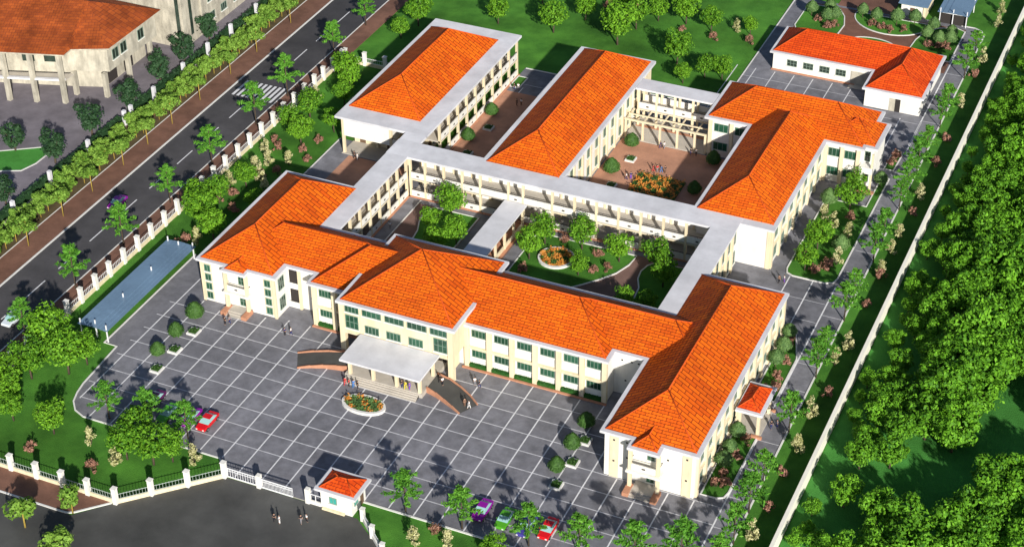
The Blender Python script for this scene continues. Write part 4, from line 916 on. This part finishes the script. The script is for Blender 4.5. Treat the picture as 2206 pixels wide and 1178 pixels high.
PG = [([p for p in P_ if p[0] < 20], 'low pinkish-brown shrub on the road-side lawns, {o} from the front fence'), ([p for p in P_ if 20 < p[0] < 66 and p[1] < 100], 'pinkish-brown shrub in the garden courts or gatehouse grass, {o} from the front'),
      ([p for p in P_ if 20 < p[0] < 66 and p[1] > 100], 'low pinkish-brown shrub on the rear lawn, {o} going away from the roofs'), ([p for p in P_ if 66 < p[0] < 105 and p[1] < 120], 'low pinkish-brown shrub in the beds beside the drive, {o} from the near end'),
      ([p for p in P_ if 66 < p[0] < 105 and p[1] > 120], 'pinkish-brown shrub in the kitchen garden, {o} going away from the red roof'), ([p for p in P_ if p[0] > 105], 'pinkish-brown shrub along the boundary wall, {o} from the near end')]
for l, f in PG: row(l, f, 'pink_shrub', 'shrub', PINK, 'pinkish-brown shrubs', 1.0, pn=('stem', 'foliage'))
row([(68.4, 165.8), (71.9, 168.6), (72.6, 163.7), (74.2, 164.6), (79.4, 169.2), (82.8, 168.0), (87.4, 168.7), (91.1, 170.2), (95.8, 168.5), (95.4, 164.0), (98.4, 162.7), (100.2, 166.6), (100.7, 163.1)], 'sage-green clipped tree in the kitchen garden, {o} from the rear lawn', 'clipped_tree', 'tree', SAGE, 'clipped trees of the kitchen garden', 1.05, lambda q: q[0], ('stem', 'foliage'))
row([(94.3, 88.6), (100.7, 74.0), (101.5, 100.0)], 'sage-green clipped tree on the lawn beside the T-shaped block, {o} from the near end', 'clipped_tree', 'tree', SAGE, 'clipped trees beside the drive', 1.05, pn=('stem', 'foliage'))
row([(99.6, 45.4), (100.0, 40.9), (99.8, 37.1), (99.8, 16.4), (99.8, 12.4), (100.0, 8.6)], 'sage-green clipped tree in the bed along the forward wing, {o} from the near end', 'clipped_tree', 'tree', SAGE, 'clipped trees beside the drive', 0.95, pn=('stem', 'foliage'))
PB = [(76.2, 9.8), (76.2, 3.8), (76.0, -2.2), (1.4, 10.1), (1.3, 4.1), (1.3, -1.7), (19.9, 95.9), (19.8, 84.6), (51.3, 95.6), (51.3, 84.4), (68.8, 95.4), (68.9, 83.6)]
for l, f in ((PB[:3], 'dark clipped cone bush on the plaza beside the forward wing, {o} from the front'), (PB[3:6], 'dark clipped cone bush on the plaza beside the porch wing, {o} from the front'),
             (PB[6:8], 'dark clipped cone bush in the narrow brick court, {o} from the flat roof'), (PB[8:10], 'dark clipped bush by the long block in the wide court, {o} from the flat roof'), (PB[10:], 'dark clipped bush by the T-shaped block in the wide court, {o} from the flat roof')):
    row(l, f, 'clipped_bush', 'bush', TOPI, 'dark clipped bushes', 1.0, pn=('stem', 'foliage'))
# square planters
pm = MB()
pm.strip([(-0.85, -0.85), (0.85, -0.85), (0.85, 0.85), (-0.85, 0.85)], 0.35, 0.0, 0.4, True)
pk = pm.mesh('planter_kerb', M['kerb']); hm = MB(); rn = random.Random(5); hm.box(-0.68, 0.68, -0.68, 0.68, 0.0, 0.5)
for _ in range(260): leafq(hm, (rn.uniform(-0.75, 0.75), rn.uniform(-0.75, 0.75), rn.uniform(0.35, 0.8)), (0, 0, 1), 0.13, rn)
ph_ = hm.mesh('planter_shrubs', M['leaf_topi'])
PL = [(77.5, 6.1), (77.7, 0.3), (77.4, -5.6), (3.6, 6.1), (3.4, 0.3), (3.5, -5.5), (21.7, 90.4), (22.0, 79.4), (53.1, 90.4), (53.1, 79.6)]
for l, f in ((PL[:3], 'square white-edged planter on the plaza beside the forward wing, {o} from the front'), (PL[3:6], 'square white-edged planter on the plaza beside the porch wing, {o} from the front'), (PL[6:8], 'square white-edged planter in the narrow brick court, {o} from the flat roof'), (PL[8:], 'square white-edged planter in the wide brick court, {o} from the flat roof')):
    for i, p in enumerate(sorted(l, key=lambda q: q[1])):
        t = thing('planter', f.format(o=ORD[i]), 'planter', (p[0], p[1], 0.05), 'square planters'); link('planter_kerb', pk, t); link('planter_shrubs', ph_, t)
# flower beds
def flowerbed(label, cx, cy, rx, ry, square=False, rim=True, n=520):
    t = thing('flower_bed', label, 'flower bed', (cx, cy, 0.05)); rn = random.Random(int(cx * 10))
    if rim:
        k = MB(); k.strip([(cx + x, cy + y) for x, y in (arc(0, 0, rx, ry, 0, 345, 23))], 0.5, 0.0, 0.55, True); k.build('rim', M['kerb'], t)
    gmb = MB(); fl = MB()
    if square: gmb.box(cx - rx, cx + rx, cy - ry, cy + ry, 0.02, 0.35)
    else: gmb.prism([(cx + x, cy + y) for x, y in arc(0, 0, rx - 0.2, ry - 0.2, 0, 345, 23)], 0.02, 0.4)
    for i in range(n * 2):
        a, r = rn.uniform(0, 6.283), math.sqrt(rn.random()); x, y = (rn.uniform(-rx, rx), rn.uniform(-ry, ry)) if square else (math.cos(a) * r * (rx - 0.2), math.sin(a) * r * (ry - 0.2))
        hh = rn.uniform(0.4, 0.75) + (0.5 * rn.random() if (int(x * 1.1) + int(y * 1.1)) % 3 == 0 else 0)
        q = math.sin(x * 2.1 + 1) * math.cos(y * 1.9) + rn.uniform(-0.4, 0.4)
        leafq(fl if q > (-0.15 if n > 600 else 0.35) else gmb, (cx + x, cy + y, hh), (0, -0.2, 1), 0.2, rn)
    gmb.build('bed_foliage', M['leaf_sage' if n < 600 else 'leaf_topi'], t); fl.build('blossoms', M['petal_orange'], t)
flowerbed('oval white-rimmed flower bed on the plaza in front of the porch canopy', 40.4, 0.0, 3.7, 2.1, n=420)
flowerbed('round orange flower bed with white rim in the garden court', 53.0, 52.2, 3.2, 3.2, n=700)
flowerbed('square orange flower planting in the wide brick court', 61.4, 81.8, 4.8, 4.6, True, False, 1100)
# low hedges at the foot of the main range
def hedge(label, x0, x1, y0, y1, z, group, m='hedge', dens=60, s=0.14, name='low_hedge'):
    mb = MB(); rn = random.Random(int(x0 * 7 + y0)); mb.box(x0, x1, y0, y1, 0.0, z * 0.93)
    A = (x1 - x0) * (y1 - y0) + ((x1 - x0) + (y1 - y0)) * z * 2
    for _ in range(int(A * dens)):
        x, y, zz = rn.uniform(x0, x1), rn.uniform(y0, y1), rn.uniform(0.1, z); f = rn.randrange(4)
        if f < 2: zz = z * rn.uniform(0.9, 1.03); nn = (0, 0, 1)
        elif f == 2: y = y0; nn = (0, -1, 0.3)
        else: x = x1; nn = (1, 0, 0.3)
        leafq(mb, (x, y, zz), nn, s, rn)
    return tag(mb.build(name, M[m]), label, 'hedge', group)
for i, (a, b) in enumerate(zip(MU[:-1], MU[1:])): hedge('low green hedge at the foot of the main range, %s bay from the entrance hall' % ORD[i], a + 0.5, b - 0.5, 16.3, 16.95, 0.85, 'hedges along the main range')
for i, (a, b) in enumerate(((22.8, 25.7), (26.7, 29.3))): hedge('low green hedge between porch wing and entrance hall, %s bay from the porch' % ORD[i], a, b, 16.3, 16.95, 0.85, 'hedges along the main range')
hedge('long dark green hedge behind the pale-pillared fence across the road', -50.0, -48.9, -40, 62.0, 1.9, None, 'leaf_dark', 7, 0.4, 'long_hedge')
hedge('dark green hedge beyond the gap in the pale-pillared fence across the road', -50.0, -48.9, 66, 150, 1.9, None, 'leaf_dark', 7, 0.4, 'long_hedge')
# verge rows across the road
VG = 'trees of the verge row across the road'
y = -12.0; i = 0
while y < 140:
    for x, st in ((-43.1, 0), (-45.6, 1.9)):
        plant('verge_tree', 'light green yellow-stemmed small tree in the dense verge row across the grey road', 'tree', VERGE[(i + int(x)) % 4], (x + random.uniform(-0.5, 0.5), y + st + random.uniform(-0.5, 0.5)), random.uniform(0.66, 0.9), None, VG)
    y += 2.7; i += 1
row([(-39.6, v) for v in (-4, 7, 17, 28, 37.7, 48.4, 57.2, 66.3, 77.1, 89.5, 100.6, 115.7)], 'tall yellow-stemmed tree on the far pavement edge, {o} from the near end', 'stemmed_tree', 'tree', TALLV, 'yellow-stemmed trees on the far pavement', 0.95)
row([(-63.1, 44.5), (-52.8, 43.8), (-52.3, 55.9), (-50.9, 68.0), (-52.4, 27.2), (-51.6, 90), (-52, 101), (-51.4, 80)], 'dark green tree in the yard across the road, {o} from the near end', 'dark_tree', 'tree', DARK, 'trees in the yard across the road', 0.95)
# the wood beyond the wall
rn = random.Random(99); pts = []
clear = [(118.5, 2, 5.5), (125.0, 12, 6.5), (131, 20, 7), (116, 30, 3.5), (141, 30, 9), (140, 44, 6), (134, 14, 6.5), (117, 60, 3), (126, 58, 4), (133, 10, 5), (118, 92, 3), (122, 128, 4)]
tries = 0
while len(pts) < 205 and tries < 60000:
    tries += 1
    x = rn.uniform(118.6, 172); y = rn.uniform(-6, 215)
    if x > 150 + (y > 60) * 40: continue
    if x > 153 - (y - 9.8) * 0.1975 or y < -15 + 0.523 * (x - 113): continue
    if x > 128 + 28 * max(0.0, 1 - abs(y - 45) / 190): continue
    if any((x - a) ** 2 + (y - b) ** 2 < c * c for a, b, c in clear): continue
    if any((x - a) ** 2 + (y - b) ** 2 < 4.1 ** 2 for a, b in pts): continue
    pts.append((x, y))
for k in range(52):
    y = -4 + k * 4.1 + rn.uniform(-1.2, 1.2)
    if (10 < y < 24) or (38 < y < 46) or rn.random() < 0.25: continue
    plant('wood_bush', 'low dense green bush tree close to the far side of the pale boundary wall', 'tree', FOREST[k % 5], (rn.uniform(115.0, 117.6), y), rn.uniform(0.30, 0.48), None, 'low trees along the far side of the wall')
for i, (x, y) in enumerate(pts):
    plant('wood_tree', 'dense green tree in the wood beyond the pale boundary wall', 'tree', FOREST[i % 5], (x, y), min(1.0, 0.60 + 0.045 * (x - 118.6)) * rn.uniform(0.8, 1.1), None, 'trees of the wood beyond the wall')

# ------------------------------------------------------------ cars
def car_proto(paint):
    body = MB()
    st = [(-2.15, 0.45, 0.62, 0.70), (-2.0, 0.30, 0.78, 0.80), (-1.2, 0.24, 0.88, 0.86), (-0.9, 0.22, 0.92, 0.87), (0.9, 0.22, 0.94, 0.87), (1.4, 0.24, 0.95, 0.86), (2.0, 0.32, 0.90, 0.80), (2.15, 0.45, 0.72, 0.70)]
    rings = []
    for yy, zl, zh, hw in st: rings.append([(-hw * 0.9, yy, zl), (-hw, yy, (zl + zh) / 2), (-hw * 0.93, yy, zh), (hw * 0.93, yy, zh), (hw, yy, (zl + zh) / 2), (hw * 0.9, yy, zl)])
    def loft(mb, rings):
        for a, b in zip(rings[:-1], rings[1:]):
            for k in range(len(a)): l = (k + 1) % len(a); mb.face([a[k], a[l], b[l], b[k]])
        mb.face(rings[0][::-1]); mb.face(rings[-1])
    loft(body, rings)
    gl = MB(); cab = [(-1.05, 0.91, 0.78, 0.02), (-0.35, 0.91, 0.80, 0.46), (0.75, 0.92, 0.80, 0.48), (1.45, 0.93, 0.76, 0.03)]
    loft(gl, [[(-hw, yy, zb), (-hw * (0.82 if h > 0.1 else 1), yy, zb + h), (hw * (0.82 if h > 0.1 else 1), yy, zb + h), (hw, yy, zb)] for yy, zb, hw, h in cab])
    rf_ = MB(); rf_.prism([(-0.64, -0.3), (0.64, -0.3), (0.65, 0.72), (-0.65, 0.72)], 1.375, 1.43)
    t = link('parked_car', None)
    body.build('body', M[paint], t, True); gl.build('cabin_glass', M['carglass'], t); rf_.build('roof_panel', M[paint], t)
    for sx in (-1, 1):
        for yy in (-1.35, 1.35):
            wh = MB(); wh.tube((sx * 0.70, yy, 0.32), (sx * 0.90, yy, 0.32), 0.32, 0.32, 14); wo = wh.build('wheel', M['tyre'], t)
            ri = MB(); ri.tube((sx * 0.86, yy, 0.32), (sx * 0.915, yy, 0.32), 0.19, 0.19, 10); ri.build('rim', M['rim'], wo)
        h = MB(); h.box(sx * 0.42, sx * 0.68, -2.17, -2.02, 0.52, 0.68); h.build('headlight', M['lamp'], t)
        h = MB(); h.box(sx * 0.42, sx * 0.68, 2.02, 2.17, 0.6, 0.76); h.build('tail_light', M['taillamp'], t)
        h = MB(); h.box(sx * 0.86, sx * 1.0, -0.75, -0.6, 0.92, 1.02); h.build('mirror', M[paint], t)
    return t
CARS = [('purple', 69.4, -15.8, 'purple car parked by the front tiered trees, nearest the gatehouse'), ('green', 73.4, -16.2, 'bright green car parked in the front row beneath a tiered tree'), ('blue', 77.1, -16.4, 'dark blue car parked in the front row between green and red'), ('red', 80.3, -15.6, 'red car parked at the end of the front row near the forward wing'),
        ('plum', 8.1, -13.1, 'dark plum car parked at the plaza corner nearest the corner garden'), ('green', 12.1, -15.2, 'bright green car parked at the plaza corner behind leafy trees'), ('purple', 16.1, -14.6, 'purple car half hidden by a tiered tree at the plaza corner'), ('red', 19.2, -14.4, 'red car parked at the plaza corner in the open'),
        ('purple', -32.2, 35.5, 'purple car driving along the grey road'), ('white', -27.6, -3.7, 'pale car on the grey road under an overhanging tree')]
protos = {}
for c, x, y, lb in CARS:
    if c not in protos: o = protos[c] = car_proto('paint_' + c)
    else: o = dup(protos[c])
    o.location = (x, y, 0.055); o.scale = (1.12, 1.12, 1.12); tag(o, lb, 'car', 'parked cars' if x > 0 else 'cars on the road')

# ------------------------------------------------------------ people
def skinned(name, verts, edges, radii, m, sub=1):
    me = bpy.data.meshes.new(name + '_src'); me.from_pydata(verts, edges, []); o = bpy.data.objects.new('tmp', me); COL.objects.link(o)
    mo = o.modifiers.new('s', 'SKIN'); sv = me.skin_vertices[0].data
    for i, r in enumerate(radii): sv[i].radius = (r, r) if not isinstance(r, tuple) else r
    sv[0].use_root = True
    s2 = o.modifiers.new('u', 'SUBSURF'); s2.levels = sub; s2.render_levels = sub
    dg = bpy.context.evaluated_depsgraph_get(); ev_ = o.evaluated_get(dg); out = bpy.data.meshes.new_from_object(ev_, depsgraph=dg)
    out.name = name; out.materials.clear(); out.materials.append(M[m]); out.polygons.foreach_set('use_smooth', [True] * len(out.polygons))
    bpy.data.objects.remove(o); return out
def pose(stride, arm):
    s, a = stride, arm
    J = [(0, 0, 0.95), (0, 0, 1.15), (0, 0, 1.40), (0, 0, 1.52), (0, -0.02, 1.66),            # pelvis, waist, chest, neck, head
         (-0.19, 0, 1.42), (-0.23, a * 0.4, 1.14), (-0.23, a, 0.90), (-0.23, a * 1.15, 0.80),  # arm, hand
         (0.19, 0, 1.42), (0.23, -a * 0.4, 1.14), (0.23, -a, 0.90), (0.23, -a * 1.15, 0.80),
         (-0.09, 0, 0.88), (-0.10, -s * 0.5, 0.49), (-0.10, -s, 0.08), (-0.10, -s - 0.14, 0.04),
         (0.09, 0, 0.88), (0.10, s * 0.5, 0.49), (0.10, s, 0.08), (0.10, s - 0.14, 0.04)]
    Ed = [(0, 1), (1, 2), (2, 3), (3, 4), (2, 5), (5, 6), (6, 7), (7, 8), (2, 9), (9, 10), (10, 11), (11, 12), (0, 13), (13, 14), (14, 15), (15, 16), (0, 17), (17, 18), (18, 19), (19, 20)]
    rb = [0.13, 0.12, 0.14, 0.055, 0.105, 0.06, 0.045, 0.035, 0.03, 0.06, 0.045, 0.035, 0.03, 0.085, 0.06, 0.045, 0.04, 0.085, 0.06, 0.045, 0.04]
    shI = [0, 1, 2, 5, 6, 9, 10]; trI = [0, 13, 14, 15, 17, 18, 19]
    def sub_(idx, grow): 
        mp = {k: n for n, k in enumerate(idx)}
        return [J[k] for k in idx], [(mp[a], mp[b]) for a, b in Ed if a in mp and b in mp], [rb[k] + grow for k in idx]
    return J, Ed, rb, sub_(shI, 0.022), sub_(trI, 0.02)
POSES = [pose(0.03, 0.03), pose(0.24, 0.16)]
BODY = [skinned('person', p[0], p[1], p[2], 'skin') for p in POSES]
hb = MB()
for k in range(8):
    for j in range(3):
        a0, a1 = 6.283 * k / 8, 6.283 * (k + 1) / 8; e0, e1 = R(5 + 28 * j), R(5 + 28 * (j + 1))
        hb.face([(math.cos(a) * math.cos(e) * 0.118, 0.0 + math.sin(a) * math.cos(e) * 0.125, 1.675 + math.sin(e) * 0.125) for a, e in ((a0, e0), (a1, e0), (a1, e1), (a0, e1))])
HAIR = hb.mesh('hair', M['hair'], smooth=True)
_cl = {}
def cloth(pi, which, colr):
    k = (pi, which, colr)
    if k not in _cl:
        v = POSES[pi][3 if which == 'shirt' else 4]; _cl[k] = skinned(which, v[0], v[1], v[2], 'cloth_' + colr)
    return _cl[k]
PEOPLE = [(7.4, 10.3, 'black', 'black', 'by the columned porch steps'), (8.0, 10.9, 'grey', 'navy', 'by the columned porch steps'),
    (18.7, 11.7, 'navy', 'black', 'on the plaza in front of the recessed link'), (19.6, 12.3, 'white', 'navy', 'on the plaza in front of the recessed link'),
    (55.0, 12.3, 'white', 'grey', 'below the first bays of the main range'), (56.0, 12.0, 'black', 'navy', 'below the first bays of the main range'),
    (55.9, 6.4, 'brown', 'brown', 'at the foot of the curved ramp'), (56.8, 6.2, 'white', 'white', 'at the foot of the curved ramp'),
    (50.4, 9.4, 'white', 'black', 'on the curved ramp beside the canopy'), (49.7, 9.9, 'black', 'black', 'on the curved ramp beside the canopy'),
    (44.6, 5.9, 'black', 'navy', 'on the entrance steps'), (45.3, 5.8, 'yellow', 'yellow', 'on the entrance steps'), (46.0, 5.9, 'violet', 'violet', 'on the entrance steps'),
    (35.0, 3.6, 'red', 'red', 'at the corner of the entrance steps'), (35.8, 3.5, 'red', 'black', 'at the corner of the entrance steps'), (36.6, 3.6, 'blue', 'blue', 'at the corner of the entrance steps'), (37.4, 3.6, 'black', 'black', 'at the corner of the entrance steps'),
    (41.0, -30.3, 'black', 'black', 'on the dark forecourt outside the gate'), (41.9, -30.3, 'white', 'white', 'on the dark forecourt outside the gate'), (44.9, -28.9, 'black', 'grey', 'on the forecourt near the gatehouse'), (45.6, -28.4, 'white', 'black', 'on the forecourt near the gatehouse'),
    (23.3, 101.2, 'brown', 'brown', 'in the narrow brick court'), (24.1, 101.7, 'white', 'brown', 'in the narrow brick court'), (26.6, 112.4, 'black', 'grey', 'on the grey paving beyond the narrow brick court'), (27.4, 112.8, 'violet', 'black', 'on the grey paving beyond the narrow brick court'),
    (20.0, 107.3, 'black', 'navy', 'by the gallery end of the narrow brick court'), (20.8, 107.6, 'white', 'grey', 'by the gallery end of the narrow brick court'),
    (55.0, 83.0, 'white', 'navy', 'beside the orange flower planting'), (55.7, 83.6, 'navy', 'violet', 'beside the orange flower planting'),
    (58.8, 87.9, 'red', 'red', 'in the middle of the wide brick court'), (59.6, 88.1, 'red', 'grey', 'in the middle of the wide brick court'), (60.4, 88.2, 'blue', 'blue', 'in the middle of the wide brick court'), (61.2, 88.3, 'black', 'brown', 'in the middle of the wide brick court'),
    (57.0, 96.9, 'navy', 'navy', 'in front of the three-storey gallery'), (57.8, 97.0, 'white', 'grey', 'in front of the three-storey gallery'), (63.6, 96.8, 'black', 'navy', 'at the corner of the T-shaped block'), (64.6, 97.0, 'white', 'black', 'at the corner of the T-shaped block'),
    (1.8, 69.0, 'black', 'black', 'beneath the open road-side block'), (2.7, 68.6, 'white', 'white', 'beneath the open road-side block'),
    (93.0, 61.1, 'brown', 'black', 'on paving by the T-shaped block lawn'), (93.8, 61.6, 'white', 'violet', 'on paving by the T-shaped block lawn'),
    (104.0, 21.2, 'black', 'navy', 'on the drive by the red side porch'), (104.8, 21.8, 'grey', 'navy', 'on the drive by the red side porch'),
    (20.2, 48.9, 'white', 'grey', 'on the garden court paving by the gallery'), (62.4, 59.8, 'yellow', 'yellow', 'in the garden court before the long gallery'), (63.3, 60.0, 'navy', 'blue', 'in the garden court before the long gallery'), (25.6, 59.8, 'black', 'violet', 'in the shaded garden court corner by the gallery')]
for i, (x, y, s, tr, where) in enumerate(PEOPLE):
    pi = i % 2
    z = 0.06
    if where == 'on the entrance steps': z = 0.9
    elif 'beneath the open' in where: z = 0.08
    elif where == 'on the curved ramp beside the canopy': z = 0.72
    elif where.startswith('at the foot of the curved'): z = 0.2
    elif 'brick court' in where or 'flower planting' in where or 'gallery' in where: z = 0.09
    lb = 'person in %s top and %s trousers %s' % (s, tr, where)
    o = tag(link('person', BODY[pi], None, (x, y, z), (i * 1.7) % 6.28), lb, 'person', 'people about the school')
    link('shirt', cloth(pi, 'shirt', s), o); link('trousers', cloth(pi, 'trousers', tr), o); link('hair', HAIR, o)
